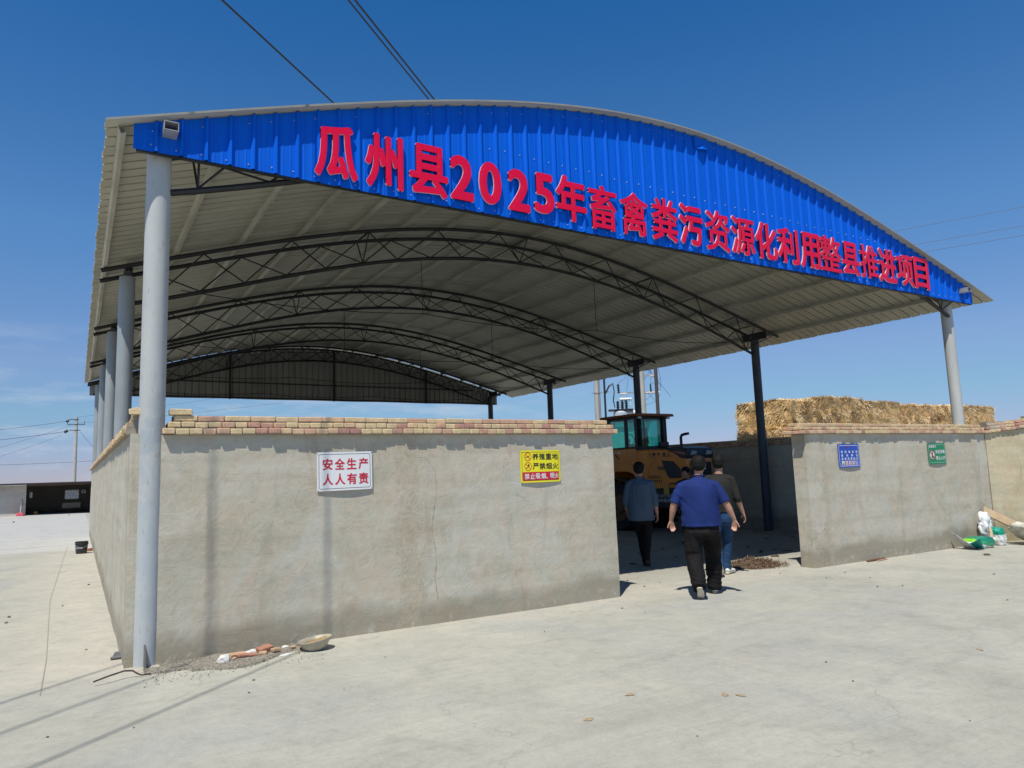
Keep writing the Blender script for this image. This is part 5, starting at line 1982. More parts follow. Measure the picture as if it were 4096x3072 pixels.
M['polo'] = cloth('navy_polo_knit', (0.013, 0.028, 0.130), fold=.35)
M['grey_shirt'] = cloth('slate_grey_shirt', (0.075, 0.110, 0.145), fold=.7)
M['sweater'] = cloth('charcoal_sweater', (0.022, 0.023, 0.020), fold=.5)
M['trousers'] = cloth('black_trousers', (0.009, 0.008, 0.009), .8, fold=.9)
M['jeans'] = cloth('blue_jeans', (0.020, 0.055, 0.125), .8, .45, .9)
M['shoe_white'] = simple('off_white_sneaker', (0.66, 0.68, 0.62), .6, 0, .1, 20)
M['sole'] = simple('cream_sole', (0.60, 0.55, 0.42), .7, 0, .15, 20)
M['shoe_black'] = simple('black_shoe', (0.015, 0.015, 0.016), .5)


class Tubes:
    """rings lofted along a path; everything is fused into one skin by a voxel remesh"""
    def __init__(self): self.mb = MB()

    def loft(self, rings, n=16, ref=(1, 0, 0)):
        """rings: (x, y, z, rx, ry); rx lies along ref, ry across"""
        pts = [Vector(r[:3]) for r in rings]
        base = len(self.mb.v)
        N_ = len(pts)
        for i, r in enumerate(rings):
            t = (pts[min(i + 1, N_ - 1)] - pts[max(i - 1, 0)]).normalized()
            u = Vector(ref) - t * t.dot(Vector(ref))
            if u.length < .1: u = Vector((0, 1, 0)) - t * t.y
            u.normalize()
            w = t.cross(u)
            for k in range(n):
                a = 2 * PI * k / n
                self.mb.v.append(tuple(pts[i] + u * math.cos(a) * r[3] + w * math.sin(a) * r[4]))
        fs = []
        for i in range(N_ - 1):
            for k in range(n):
                fs.append((i * n + k, i * n + (k + 1) % n, (i + 1) * n + (k + 1) % n, (i + 1) * n + k))
        fs.append(tuple(range(n - 1, -1, -1)))
        fs.append(tuple((N_ - 1) * n + k for k in range(n)))
        for f in fs:
            self.mb.f.append(tuple(base + i for i in f)); self.mb.m.append(0); self.mb.att.append(0)

    def ball(self, c, r, nu=18, nv=12): self.mb.ellipsoid(c, r, nu, nv)

    def fuse(self, name, mat, parent, voxel=0.012, smooth=4, disp=None):
        me = bpy.data.meshes.new(name)
        me.from_pydata([tuple(p) for p in self.mb.v], [], self.mb.f)
        bm = bmesh.new(); bm.from_mesh(me)
        bmesh.ops.recalc_face_normals(bm, faces=bm.faces)
        bm.to_mesh(me); bm.free()
        tmp = bpy.data.objects.new(name + '_tmp', me)
        COL.objects.link(tmp)
        md = tmp.modifiers.new('r', 'REMESH'); md.mode = 'VOXEL'; md.voxel_size = voxel; md.use_smooth_shade = True
        if smooth:
            sm = tmp.modifiers.new('s', 'SMOOTH'); sm.iterations = smooth; sm.factor = .5
        dg = bpy.context.evaluated_depsgraph_get(); dg.update()
        out = bpy.data.meshes.new_from_object(tmp.evaluated_get(dg))
        bpy.data.objects.remove(tmp)
        bpy.data.meshes.remove(me)
        out.name = name
        if disp:
            nr = [v.normal.copy() for v in out.vertices]
            for v, nn in zip(out.vertices, nr): v.co = v.co + nn * disp(v.co)
        out.materials.clear()
        out.materials.append(mat)
        out.shade_smooth()
        o = bpy.data.objects.new(name, out)
        COL.objects.link(o)
        o.parent = parent
        return o


def lerp(a, b, t): return tuple(a[i] + (b[i] - a[i]) * t for i in range(3))


def add_hand(T, wrist, d, side, palm_n, s=1.0, curl=.5):
    """wrist position, d = direction of the forearm, palm_n = where the palm faces"""
    w = Vector(wrist); d = Vector(d).normalized(); pn = Vector(palm_n); pn = (pn - d * pn.dot(d)).normalized()
    ac = d.cross(pn).normalized() * side            # towards the thumb
    T.loft([(*(w - d * .02), .026 * s, .019 * s), (*(w + d * .01), .029 * s, .018 * s), (*(w + d * .05 * s + pn * .004), .041 * s, .016 * s), (*(w + d * .085 * s + pn * .008), .040 * s, .014 * s), (*(w + d * .098 * s + pn * .010), .035 * s, .011 * s)], 14, ref=tuple(ac))
    for i, (off, L) in enumerate(((.030, .070), (.010, .078), (-.010, .073), (-.029, .057))):
        p = w + d * .090 * s + ac * off * s + pn * .008
        dirn = d.copy()
        rings = [(*p, .0100 * s, .0095 * s)]
        c = curl * (1 + .18 * i)
        for k, fr in enumerate((.45, .32, .23)):
            dirn = (dirn * math.cos(c * .75) + pn * math.sin(c * .75)).normalized()
            p = p + dirn * L * fr * s
            rings.append((*p, (.0090 - .0008 * k) * s, (.0088 - .0008 * k) * s))
        T.loft(rings, 8, ref=tuple(ac))
    p = w + d * .025 * s + ac * .026 * s + pn * .006
    dirn = (d * .75 + ac * .75 + pn * .35).normalized()
    rings = [(*p, .013 * s, .012 * s)]
    for L in (.038, .028, .022):
        p = p + dirn * L * s
        rings.append((*p, .0105 * s, .010 * s))
        dirn = (dirn + d * .45 + pn * .20).normalized()
    T.loft(rings, 8, ref=tuple(ac))


def add_head(T, c, H=.235, yaw=0.0, w=.078):
    """head centred on c facing +y before yaw; returns the transform"""
    c = Vector(c)
    cy, sy_ = math.cos(yaw), math.sin(yaw)

    def P(x, y, z): return (c.x + x * cy - y * sy_, c.y + x * sy_ + y * cy, c.z + z)
    # skull, jaw, face
    def ell(x, y, z, rx, ry, rz):
        base = len(T.mb.v)
        T.mb.ellipsoid((0, 0, 0), (rx, ry, rz), 20, 14)
        for i in range(base, len(T.mb.v)):
            q = T.mb.v[i]
            T.mb.v[i] = P(x + q[0], y + q[1], z + q[2])
    ell(0, -.012, .030, w, .098, .090)
    ell(0, .018, -.030, w * .84, .075, .085)
    ell(0, .045, -.075, w * .50, .040, .034)
    ell(0, .092, -.012, .013, .020, .026)          # nose
    ell(0, .100, -.026, .017, .013, .010)
    for s in (-1, 1):
        ell(s * .030, .083, .022, .020, .010, .006)  # brow
        ell(s * .031, .078, .006, .014, .010, .008)  # eye
        ell(s * (w + .004), -.012, .000, .008, .020, .032)   # ear
        ell(s * (w + .010), -.020, .010, .006, .012, .016)
        ell(s * .035, .060, -.025, .022, .024, .022)
    ell(0, .086, -.056, .024, .010, .006)
    ell(0, .083, -.066, .021, .010, .006)
    return P


def make_person(label, loc, rz, J, look, mats, scale=1.0):
    """J: joints in body coordinates (x right, y forward, z up)"""
    t = thing('person', label, 'person', loc, rz)
    t.scale = (scale,) * 3
    # ---- continuous body
    B = Tubes()
    hd = J['head']
    P = add_head(B, hd, yaw=J.get('hyaw', 0), w=J.get('hw', .078))
    nk = J['neck']
    B.loft([(nk[0], nk[1] - .005, nk[2] - .05, .075, .065), (nk[0], nk[1], nk[2], .060, .062), (nk[0] + (hd[0] - nk[0]) * .5, (nk[1] + hd[1]) / 2 - .008, (nk[2] + hd[2]) / 2 - .02, .056, .062), (hd[0], hd[1] - .015, hd[2] - .04, .055, .065)], 16)
    B.loft([(J['hip'][0], J['hip'][1], J['hip'][2] - .05, .15, .10), (J['hip'][0], J['hip'][1], J['hip'][2] + .12, .15, .10), (nk[0], nk[1], nk[2] - .16, .17, .10), (nk[0], nk[1], nk[2] - .04, .09, .06)], 18)
    for s, k in ((-1, 'l'), (1, 'r')):
        sh, el, wr = J['sh' + k], J['el' + k], J['wr' + k]
        m1, m2 = lerp(sh, el, .5), lerp(el, wr, .35)
        af = J.get('arm', 1.0)
        B.loft([(*sh, .055 * af, .055 * af), (*m1, .050 * af, .050 * af), (*el, .040 * af, .042 * af), (*m2, .041 * af, .040 * af), (*lerp(el, wr, .75), .031 * af, .029 * af), (*wr, .026, .021)], 14)
        d = Vector(wr) - Vector(el)
        add_hand(B, wr, d + Vector(J.get('hd' + k, (0, 0, 0))), s * J.get('thumb', 1), J.get('pn' + k, (-s * .3, -1, .1)), J.get('hs', 1.0), J.get('curl', .5))
        hp, kn, an = J['hp' + k], J['kn' + k], J['an' + k]
        B.loft([(*hp, .085, .085), (*kn, .055, .058), (*lerp(kn, an, .4), .052, .055), (*an, .035, .038)], 14)
        to = J['to' + k]
        B.loft([(*an, .036, .036), (*lerp(an, to, .5), .036, .030), (*to, .030, .02)], 12)
    B.fuse('body', mats['skin'], t, 0.0072, 3)
    # ---- hair cap
    Hh = Tubes()
    base0 = len(Hh.mb.v)
    w = J.get('hw', .078)

    def hell(x, y, z, rx, ry, rz):
        b = len(Hh.mb.v)
        Hh.mb.ellipsoid((0, 0, 0), (rx, ry, rz), 24, 16)
        for i in range(b, len(Hh.mb.v)):
            q = Hh.mb.v[i]
            zz = q[2]
            Hh.mb.v[i] = P(x + q[0], y + q[1], z + zz)
    hell(0, -.022, .044, w + .020, .108, .096)
    hell(0, -.052, .010, w + .012, .078, .076)
    hell(0, -.066, -.024, w - .004, .052, .046)
    hell(0, .040, .080, w - .008, .060, .046)
    rr = random.Random(label)
    for _ in range(26):
        a = rr.uniform(0, 2 * PI); b = rr.uniform(.1, 1.4)
        hell((w + .006) * math.cos(a) * math.sin(b), -.020 + .094 * math.sin(a) * math.sin(b), .045 + .082 * math.cos(b), .022, .022, .016)
    Hh.fuse('hair', M['hair'], t, 0.0075, 2, lambda co: .0025 * mnoise.noise(co * 90))
    # ---- top
    S = Tubes()
    hip, ch = J['hip'], J['chest']
    wz = J['hem']
    bw, bd = J['waist']
    sw = J['shw']
    S.loft([(hip[0], hip[1], wz, bw * 1.01, bd * 1.06), (hip[0], hip[1], wz + .03, bw * 1.0, bd * 1.02), (hip[0], hip[1] + .0, wz + .14, bw * .985, bd * 1.05), (lerp(hip, ch, .55)[0], lerp(hip, ch, .55)[1], wz + (ch[2] - wz) * .5, bw * .97, bd * 1.03),
            (ch[0], ch[1], ch[2], sw * .88, bd * .98), (ch[0], ch[1] - .005, ch[2] + .075, sw * .80, bd * .88), (nk[0], nk[1] - .005, ch[2] + .130, sw * .60, bd * .70), (nk[0], nk[1] - .004, ch[2] + .170, sw * .42, bd * .52), (nk[0], nk[1], nk[2] - .025, .082, .076), (nk[0], nk[1], nk[2] - .012, .078, .072)], 24)
    for k in 'lr':
        sh, el, wr = J['sh' + k], J['el' + k], J['wr' + k]
        sl = J['sleeve']
        inn = (nk[0] + (sh[0] - nk[0]) * .45, sh[1], sh[2] + .035)
        if sl <= 1.0:
            shx = (sh[0] * 1.02, sh[1], sh[2] - .012)
            S.loft([(*inn, .050, .070), (*lerp(inn, shx, .6), .064, .080), (*shx, .073, .083), (*lerp(sh, el, .45 * sl), .079, .080), (*lerp(sh, el, .8 * sl), .074, .074), (*lerp(sh, el, sl), .073, .073)], 16)
        else:
            q = sl - 1
            S.loft([(*inn, .048, .066), (*lerp(inn, sh, .6), .058, .074), (*sh, .066, .076), (*lerp(sh, el, .5), .064, .066), (*el, .055, .058), (*lerp(el, wr, q * .6), .054, .055), (*lerp(el, wr, q * .85), .052, .052), (*lerp(el, wr, q), .046, .046)], 16)
    fa = J.get('fold', .005)

    def sdisp(co):
        a = mnoise.noise(Vector((co.x * 7, co.y * 7, co.z * 2.6))) * fa * 1.6
        b = mnoise.noise(Vector((co.x * 5, co.y * 5, co.z * 16 + co.x * 14))) * fa * (1.0 if abs(co.x) > .17 else .45)
        return a + b
    top = S.fuse(mats['topname'], mats['top'], t, 0.010, 3, sdisp)
    if mats.get('collar'):
        Cc = Tubes()
        pts = []
        for k in range(25):
            a = R(-215 + 250 * k / 24)
            pts.append((nk[0] + .073 * math.cos(a), nk[1] + .002 + .068 * math.sin(a), nk[2] - .012 + .012 * math.sin(a + PI) + .004, .009, .021))
        Cc.loft(pts, 10, ref=(0, 0, .01) if False else (0, 0, 1))
        Cc.fuse('collar', mats['top'], top, .006, 2)
    # ---- trousers
    Q = Tubes()
    hz = hip[2]
    tw = J['trouser']
    cz = J['crotch']
    mz = (wz + cz) / 2 - .01
    Q.loft([(hip[0], hip[1], wz + .09, bw * .84, bd * .80), (hip[0], hip[1] - .005, wz + .01, bw * .87, bd * .84), (hip[0], hip[1] - .012, mz, bw * .90, bd * .95), (hip[0], hip[1] - .008, cz + .02, bw * .86, bd * .88), (hip[0], hip[1], cz - .03, bw * .66, bd * .66)], 22)
    for k in 'lr':
        hp, kn, an = J['hp' + k], J['kn' + k], J['an' + k]
        h0 = (hp[0], hp[1], max(cz + .04, min(wz - .04, cz + .10)))
        a0, a1, a2, a3 = tw
        Q.loft([(*h0, a0 * .96, a0 * 1.02), (*lerp(h0, kn, .4), a0, a0 * 1.02), (*lerp(h0, kn, .8), a1 * 1.05, a1 * 1.08), (*kn, a1, a1 * 1.03), (*lerp(kn, an, .4), a2 * 1.03, a2 * 1.06), (*lerp(kn, an, .8), a3 * 1.04, a3 * 1.08), (*lerp(kn, an, 1.0), a3 * 1.0, a3 * 1.1), (*lerp(kn, an, 1.12), a3 * .92, a3 * 1.05)], 18)
    fl = J.get('lfold', .006)

    def qdisp(co):
        low_ = max(0.0, min(1.0, (.52 - co.z) / .35))
        a = mnoise.noise(Vector((co.x * 8, co.y * 8, co.z * 5 + co.x * 10))) * fl
        b = mnoise.noise(Vector((co.x * 5, co.y * 6, co.z * 34 + co.x * 8))) * fl * 1.25 * low_
        c = mnoise.noise(Vector((co.x * 6 + co.z * 9, co.y * 5, co.z * 9))) * fl * .9 * (1 - low_)
        return a + b + c
    Q.fuse(mats['legname'], mats['leg'], t, 0.010, 2, qdisp)
    # ---- shoes
    for k in 'lr':
        an, to, he = Vector(J['an' + k]), Vector(J['to' + k]), Vector(J['he' + k])
        f = (to - he).normalized()
        u = Vector((1, 0, 0)).cross(f).normalized()
        if u.z < 0: u = -u
        sd_ = f.cross(u)
        L = (to - he).length
        Sh = Tubes()
        def q(a, b): return tuple(he + f * (L * a) + u * b)
        Sh.loft([(*q(0.0, .040), .022, .022), (*q(.06, .042), .036, .040), (*q(.25, .045), .040, .042), (*q(.5, .034), .041, .032), (*q(.78, .026), .046, .024), (*q(.95, .020), .036, .018), (*q(1.02, .018), .018, .010)], 16, ref=tuple(sd_))
        Sh.loft([(*q(.08, .03), .034, .034), (*(an * .7 + Vector(q(.16, .07)) * .3), .036, .042), (*an, .037, .042)], 14, ref=tuple(sd_))
        shoe = Sh.fuse('shoe', mats['shoe'], t, .0075, 3)
        So = Tubes()
        So.loft([(*q(-.02, .006), .014, .012), (*q(.04, .006), .036, .014), (*q(.3, .004), .037, .013), (*q(.55, .004), .038, .013), (*q(.80, .004), .048, .013), (*q(.97, .005), .038, .012), (*q(1.05, .008), .015, .008)], 16, ref=tuple(sd_))
        So.fuse('sole', mats['sole'], shoe, .0075, 2)
    return t


def px_ground(px, py, z):
    r = RR.T @ np.array([(px - 2048) / F_PX, (py - 1536) / F_PX, 1.0])
    k = (z - CAM.z) / r[2]
    return Vector((CAM.x + r[0] * k, CAM.y + r[1] * k, z))


HZ = R(-46)      # everybody walks away from the camera

# man in the navy polo shirt
base = Vector((6.20, -0.63, gz(6.2)))
Jp = dict(head=(.020, .015, 1.662), neck=(.010, -.005, 1.535), hip=(.01, 0, .93), chest=(0.0, -.01, 1.32), hem=.885, crotch=.755, waist=(.250, .170), shw=.262, hw=.081,
          shl=(-.210, -.01, 1.405), ell=(-.325, -.03, 1.165), wrl=(-.372, .02, .965), shr=(.210, -.01, 1.405), elr=(.335, -.04, 1.165), wrr=(.420, .0, .965),
          hpl=(-.105, 0, .88), knl=(-.110, -.03, .49), anl=(-.070, -.305, .185), tol=(-.050, -.245, .018), hel=(-.065, -.385, .165),
          hpr=(.115, 0, .88), knr=(.135, .20, .50), anr=(.125, .235, .10), tor=(.140, .475, .022), her=(.125, .195, .012),
          sleeve=.92, trouser=(.124, .106, .102, .092), arm=1.10, hs=.98, hdl=(.06, .05, -.12), hdr=(-.08, .06, -.14), curl=.62, pnl=(.35, -1, .15), pnr=(-.35, -1, .15), thumb=-1, fold=.007, lfold=.012)
make_person('stout man walking away in a navy polo shirt, black trousers and pale sneakers', base, HZ, Jp, None,
            dict(skin=M['skin'], top=M['polo'], topname='polo_shirt', leg=M['trousers'], legname='trousers', shoe=M['shoe_white'], sole=M['sole'], collar=True), scale=.975)

# man in the dark sweater and jeans
p = px_ground(2894, 2300, gz(7.6))
Jb = dict(head=(.035, .02, 1.645), neck=(.030, .0, 1.515), hip=(.03, 0, .93), chest=(0.025, -.01, 1.31), hem=.925, crotch=.77, waist=(.195, .135), shw=.235, hw=.076,
          shl=(-.195, -.01, 1.41), ell=(-.25, -.03, 1.15), wrl=(-.24, .10, .93), shr=(.200, -.01, 1.41), elr=(.270, -.06, 1.13), wrr=(.345, .02, .905),
          hpl=(-.075, 0, .88), knl=(-.07, -.06, .48), anl=(-.045, -.28, .20), tol=(-.03, -.20, .03), hel=(-.05, -.36, .16),
          hpr=(.10, 0, .88), knr=(.10, .13, .49), anr=(.065, .12, .10), tor=(.165, .295, .022), her=(.050, .055, .012),
          sleeve=1.22, trouser=(.098, .074, .066, .056), hs=1.0, curl=.45, pnl=(.9, -.3, 0), pnr=(-.9, -.35, .1), thumb=1, fold=.006, lfold=.007)
make_person('man in a charcoal sweater and blue jeans half hidden behind the navy polo shirt', p, HZ, Jb, None,
            dict(skin=M['skin'], top=M['sweater'], topname='sweater', leg=M['jeans'], legname='jeans', shoe=M['shoe_white'], sole=M['sole']))

# man in the grey shirt, in the shade
p = px_ground(2584, 2268, gz(7.3))
Jg = dict(head=(-.03, .02, 1.590), neck=(-.03, .0, 1.470), hip=(-.03, 0, .88), chest=(-.03, -.01, 1.26), hem=.755, crotch=.73, waist=(.215, .150), shw=.225, hw=.074,
          shl=(-.205, -.01, 1.36), ell=(-.275, -.02, 1.09), wrl=(-.265, .12, .88), shr=(.150, -.01, 1.36), elr=(.205, -.02, 1.09), wrr=(.225, .05, .86),
          hpl=(-.10, 0, .83), knl=(-.06, .18, .47), anl=(-.02, .14, .10), tol=(-.03, .40, .02), hel=(-.02, .10, .012),
          hpr=(.06, 0, .83), knr=(.05, -.02, .46), anr=(.035, -.16, .14), tor=(.045, -.02, .02), her=(.035, -.23, .09),
          sleeve=1.45, trouser=(.092, .068, .060, .052), hs=1.0, curl=.45, pnl=(.9, -.35, 0), pnr=(-.9, -.35, 0), thumb=1, fold=.005, lfold=.006)
make_person('man in a slate grey long sleeved shirt walking in the shade left of the others', p, HZ, Jg, None,
            dict(skin=M['skin'], top=M['grey_shirt'], topname='shirt', leg=M['trousers'], legname='trousers', shoe=M['shoe_black'], sole=M['shoe_black'], collar=True))

# the fourth man: only his head shows beside the polo shirt
r = RR.T @ np.array([(2742 - 2048) / F_PX, (1868 - 1536) / F_PX, 1.0])
k = (4.0 - CAM.y) / r[1]
top = CAM + Vector(r) * k
Jd = dict(head=(0, .02, 1.56), neck=(0, .0, 1.44), hip=(0, 0, .86), chest=(0, -.01, 1.23), hem=.84, crotch=.73, waist=(.185, .13), shw=.22, hw=.076,
          shl=(-.18, -.01, 1.33), ell=(-.22, -.02, 1.07), wrl=(-.21, .12, .86), shr=(.18, -.01, 1.33), elr=(.22, -.02, 1.07), wrr=(.21, .12, .86),
          hpl=(-.09, 0, .83), knl=(-.09, .03, .46), anl=(-.09, -.03, .10), tol=(-.11, .18, .02), hel=(-.09, -.08, .012),
          hpr=(.09, 0, .83), knr=(.09, .03, .46), anr=(.09, -.03, .10), tor=(.11, .18, .02), her=(.09, -.08, .012),
          sleeve=1.8, trouser=(.092, .070, .062, .052), hs=1.0, curl=.45, pnl=(.9, -.35, 0), pnr=(-.9, -.35, 0), thumb=1, hyaw=0.0)
make_person('man deep in the shade whose dim face shows between the polo shirt and the loader', (top.x, top.y, gz(top.x)), R(115), Jd, None,
            dict(skin=M['skin'], top=M['sweater'], topname='jacket', leg=M['trousers'], legname='trousers', shoe=M['shoe_black'], sole=M['shoe_black']), scale=(top.z - gz(top.x)) / 1.685)

# ================================================================ SMALL THINGS ON THE GROUND
def stone_mesh(name, mat, seed, dims, flat=1.0, att=0.0, sub=2):
    bm = bmesh.new()
    bmesh.ops.create_icosphere(bm, subdivisions=sub, radius=1.0)
    for v in bm.verts:
        q = v.co.copy()
        k = 1 + mnoise.noise(q * 1.3 + Vector((seed * 5.1, 0, 0))) * .45 + mnoise.noise(q * 3.1 + Vector((0, seed * 3.3, 0))) * .15
        v.co = Vector((q.x * k * dims[0], q.y * k * dims[1], max(-.55, q.z * k) * dims[2] * flat))
    zmin = min(v.co.z for v in bm.verts)
    for v in bm.verts: v.co.z -= zmin
    me = bpy.data.meshes.new(name)
    bm.to_mesh(me); bm.free()
    me.materials.append(mat)
    return me


def place(name, me, x, y, label, cat, rz=0, z=None, group=None, tilt=(0, 0)):
    o = bpy.data.objects.new(name, me)
    COL.objects.link(o)
    o.location = (x, y, gz(x) + 0.0015 if z is None else z)
    o.rotation_euler = (tilt[0], tilt[1], rz)
    return tag(o, label, cat, group)


M['gypsum'] = simple('white_plaster_lump', (0.62, 0.62, 0.58), .9, 0, .1, 20, bmp=.5)
M['clod'] = simple('brown_dung', (0.115, 0.075, 0.045), .95, 0, .35, 30, bmp=.8)
M['gravel'] = simple('grey_mortar_grit', (0.235, 0.215, 0.175), .95, 0, .5, 45, bmp=1.0, bscale=90)
M['pebble'] = simple('dark_pebble', (0.16, 0.145, 0.12), .9, 0, .3, 40)

# spilt mortar and grit along the foot of the wall: one sheet of ground cover with many grains
mb = MB()
rnd = random.Random(21)


def in_grit(x, y):
    lo = -0.30 - .30 * math.exp(-((x - .62) / .34) ** 2) - .04 * math.sin(x * 9) if x < 1.25 else -0.24
    if x < .32: lo = -.34 - .06 * x
    return -0.02 < x < 1.36 and lo < y < -.012 and not (x < .12 and y > -.12)


n = 0
while n < 5200:
    x, y = rnd.uniform(-.05, 1.4), rnd.uniform(-.72, 0)
    if not in_grit(x, y) and rnd.random() > .035: continue
    if y > -.01: continue
    s = rnd.uniform(.003, .009) * (1.8 if rnd.random() < .05 else 1)
    h = .02 * max(0, .5 + mnoise.noise(Vector((x * 6, y * 6, 0))))
    z = gz(x) + (rnd.uniform(0, h) if in_grit(x, y) else 0)
    vs = [(x + s * math.cos(a) * rnd.uniform(.7, 1.2), y + s * math.sin(a) * rnd.uniform(.7, 1.2), z) for a in (0, 1.6, 3.1, 4.7)] + [(x + rnd.uniform(-.3, .3) * s, y + rnd.uniform(-.3, .3) * s, z + s * 1.2)]
    mb.add(vs, [(0, 1, 4), (1, 2, 4), (2, 3, 4), (3, 0, 4)])
    n += 1
# the low crust under the grains
gx, gy = 56, 28
base = len(mb.v)
for i in range(gx + 1):
    for j in range(gy + 1):
        x = -.05 + 1.45 * i / gx
        y = -.72 + .72 * j / gy
        k = 0.0
        cnt = 0
        for dx in (-.03, 0, .03):
            for dy in (-.03, 0, .03):
                cnt += in_grit(x + dx, y + dy)
        k = cnt / 9
        mb.v.append((x, y, gz(x) - .012 + k * (.016 + .022 * max(0, .5 + mnoise.noise(Vector((x * 6, y * 6, 0))) + .4 * mnoise.noise(Vector((x * 22, y * 22, 3)))))))
for i in range(gx):
    for j in range(gy):
        a = base + i * (gy + 1) + j
        mb.f.append((a, a + gy + 1, a + gy + 2, a + 1)); mb.m.append(0); mb.att.append(0)
tag(mb.build('gravel', M['gravel'], None, fix=False), 'grey spilt mortar and grit along the foot of the front wall', 'grit', kind='stuff')

place('rubble_lump', stone_mesh('rubble_lump', M['gypsum'], 1, (.055, .05, .045)), .60, -.30, 'rounded white plaster lump at the left end of the rubble', 'rubble')
place('rubble_lump', stone_mesh('rubble_lump', M['gypsum'], 2, (.075, .045, .030)), .86, -.15, 'large white plaster slab at the back of the rubble', 'rubble', .2)
place('rubble_lump', stone_mesh('rubble_lump', M['gypsum'], 3, (.045, .03, .018)), 1.045, -.155, 'small white lump right of the red brick piece', 'rubble')
place('rubble_lump', stone_mesh('rubble_lump', M['gypsum'], 5, (.035, .025, .018)), 1.17, -.12, 'pale pebble sized lump near the basin', 'rubble')
place('rubble_lump', stone_mesh('rubble_lump', M['gypsum'], 8, (.06, .035, .004)), 1.12, -.36, 'thin white chip lying in front of the rubble', 'rubble', .3)
place('rubble_lump', stone_mesh('rubble_lump', M['gravel'], 9, (.05, .03, .025)), 1.33, -.10, 'grey mortar lump against the wall beside the basin', 'rubble')
M['redbrick'] = simple('red_brick', (0.36, 0.17, 0.11), .9, 0, .2, 20, bmp=.5)
M['orangebrick'] = simple('orange_brick', (0.47, 0.31, 0.19), .9, 0, .2, 20, bmp=.5)
for nm, x, y, rz, lab, mt_, dm, tl in (('brick_piece', .735, -.20, .15, 'flat orange brick piece behind the white lump', M['orangebrick'], (.14, .08, .025), (0.05, .05)),
                                ('brick_piece', .80, -.27, .1, 'long red brick sliver in the middle of the rubble', M['redbrick'], (.17, .07, .022), (0, .1)),
                                ('brick_piece', .965, -.20, .35, 'thick red half brick at the right of the rubble', M['redbrick'], (.13, .09, .05), (.1, -.1)),
                                ('brick_piece', .93, -.285, -.2, 'small orange brick chip in front of the red half brick', M['orangebrick'], (.07, .05, .025), (0, 0)),
                                ('brick_piece', 1.05, -.24, .5, 'orange brick chip right of the red half brick', M['orangebrick'], (.08, .05, .03), (0, .1)),
                                ('brick_piece', .68, -.32, .8, 'tiny orange brick crumb beside the white lump', M['orangebrick'], (.04, .03, .02), (0, 0)),
                                ('brick_piece', 1.22, -.20, .2, 'small tan brick crumb near the basin', M['orangebrick'], (.05, .035, .018), (0, 0))):
    brick(nm, (x, y, gz(x) + .018), rz, lab, 0.5, dm, tl, mat=mt_)

# basin with brown bran in it
t = thing('basin', 'tilted beige plastic basin holding brown feed dust at the foot of the front wall', 'basin', (1.40, -.33, gz(1.4) + .004))
t.rotation_euler = (R(-3), R(-7), 0)
mb = MB()
mb.lathe([(.001, 0.0), (.085, 0.0), (.115, .03), (.145, .085), (.155, .088), (.156, .094), (.146, .094), (.138, .085), (.108, .035), (.08, .008), (.001, .008)], 36, (0, 0, 0), sy=.92)
mb.build('bowl', simple('grimy_beige_plastic', (.42, .38, .29), .6, 0, .15, 12), t, world=False, smooth=True)
mb = MB()
for i in range(1):
    vs = []
    fs = []
    n_, m_ = 24, 6
    for j in range(m_ + 1):
        rr_ = .134 * j / m_
        for k in range(n_):
            a = 2 * PI * k / n_
            vs.append((rr_ * math.cos(a), rr_ * math.sin(a) * .92, .068 + .010 * mnoise.noise(Vector((rr_ * math.cos(a) * 22, rr_ * math.sin(a) * 22, 1))) + .01 * (rr_ * math.cos(a)) / .13))
    for j in range(m_):
        for k in range(n_): fs.append((j * n_ + k, j * n_ + (k + 1) % n_, (j + 1) * n_ + (k + 1) % n_, (j + 1) * n_ + k))
    mb.add(vs, fs)
mb.build('feed', simple('brown_bran', (.30, .21, .10), .95, 0, .35, 40, bmp=.8), t, world=False, smooth=True)

# black paint bucket beside the side wall
t = thing('paint_bucket', 'grimy black bucket with white lettering standing beside the left side wall', 'bucket', (-.40, 12.35, gz(-.4)))
mb = MB()
mb.lathe([(.001, 0), (.105, 0), (.113, .02), (.128, .20), (.136, .205), (.136, .235), (.131, .237), (.131, .255), (.137, .258), (.137, .275), (.128, .277), (.122, .27), (.105, .02), (.001, .015)], 28)
mb.build('bucket_body', M['cabframe'], t, world=False, smooth=True)
v, f, nz = glyph('ulist', .01)
lo, hi = v.min(0), v.max(0)
mb = MB()
for p_ in v:
    u = (p_[0] - lo[0]) / (hi[0] - lo[0]); w = (p_[1] - lo[1]) / (hi[1] - lo[1])
    a = R(-150 + u * 70)
    mb.v.append((.1245 * math.cos(a), .1245 * math.sin(a), .115 + w * .05))
mb.f = f; mb.m = [0] * len(f); mb.att = [0] * len(f)
mb.build('lettering', M['white'], t, world=False, fix=False)
mb = MB()
mb.tube([(.137 * math.cos(a), .137 * math.sin(a), .24 - .10 * math.sin((a + PI)) * 1.0) for a in [R(-180 + 180 * k / 12) for k in range(13)]], .003, 5)
mb.build('handle', M['galv'], t, world=False)
# crushed dirt on the bucket is in its material; brick end by the wall behind it
brick('brick_piece', (-.22, 12.9, gz(0)), .3, 'brown brick stub at the foot of the side wall behind the black bucket', .8, (.10, .08, .07), mat=M['redbrick'])

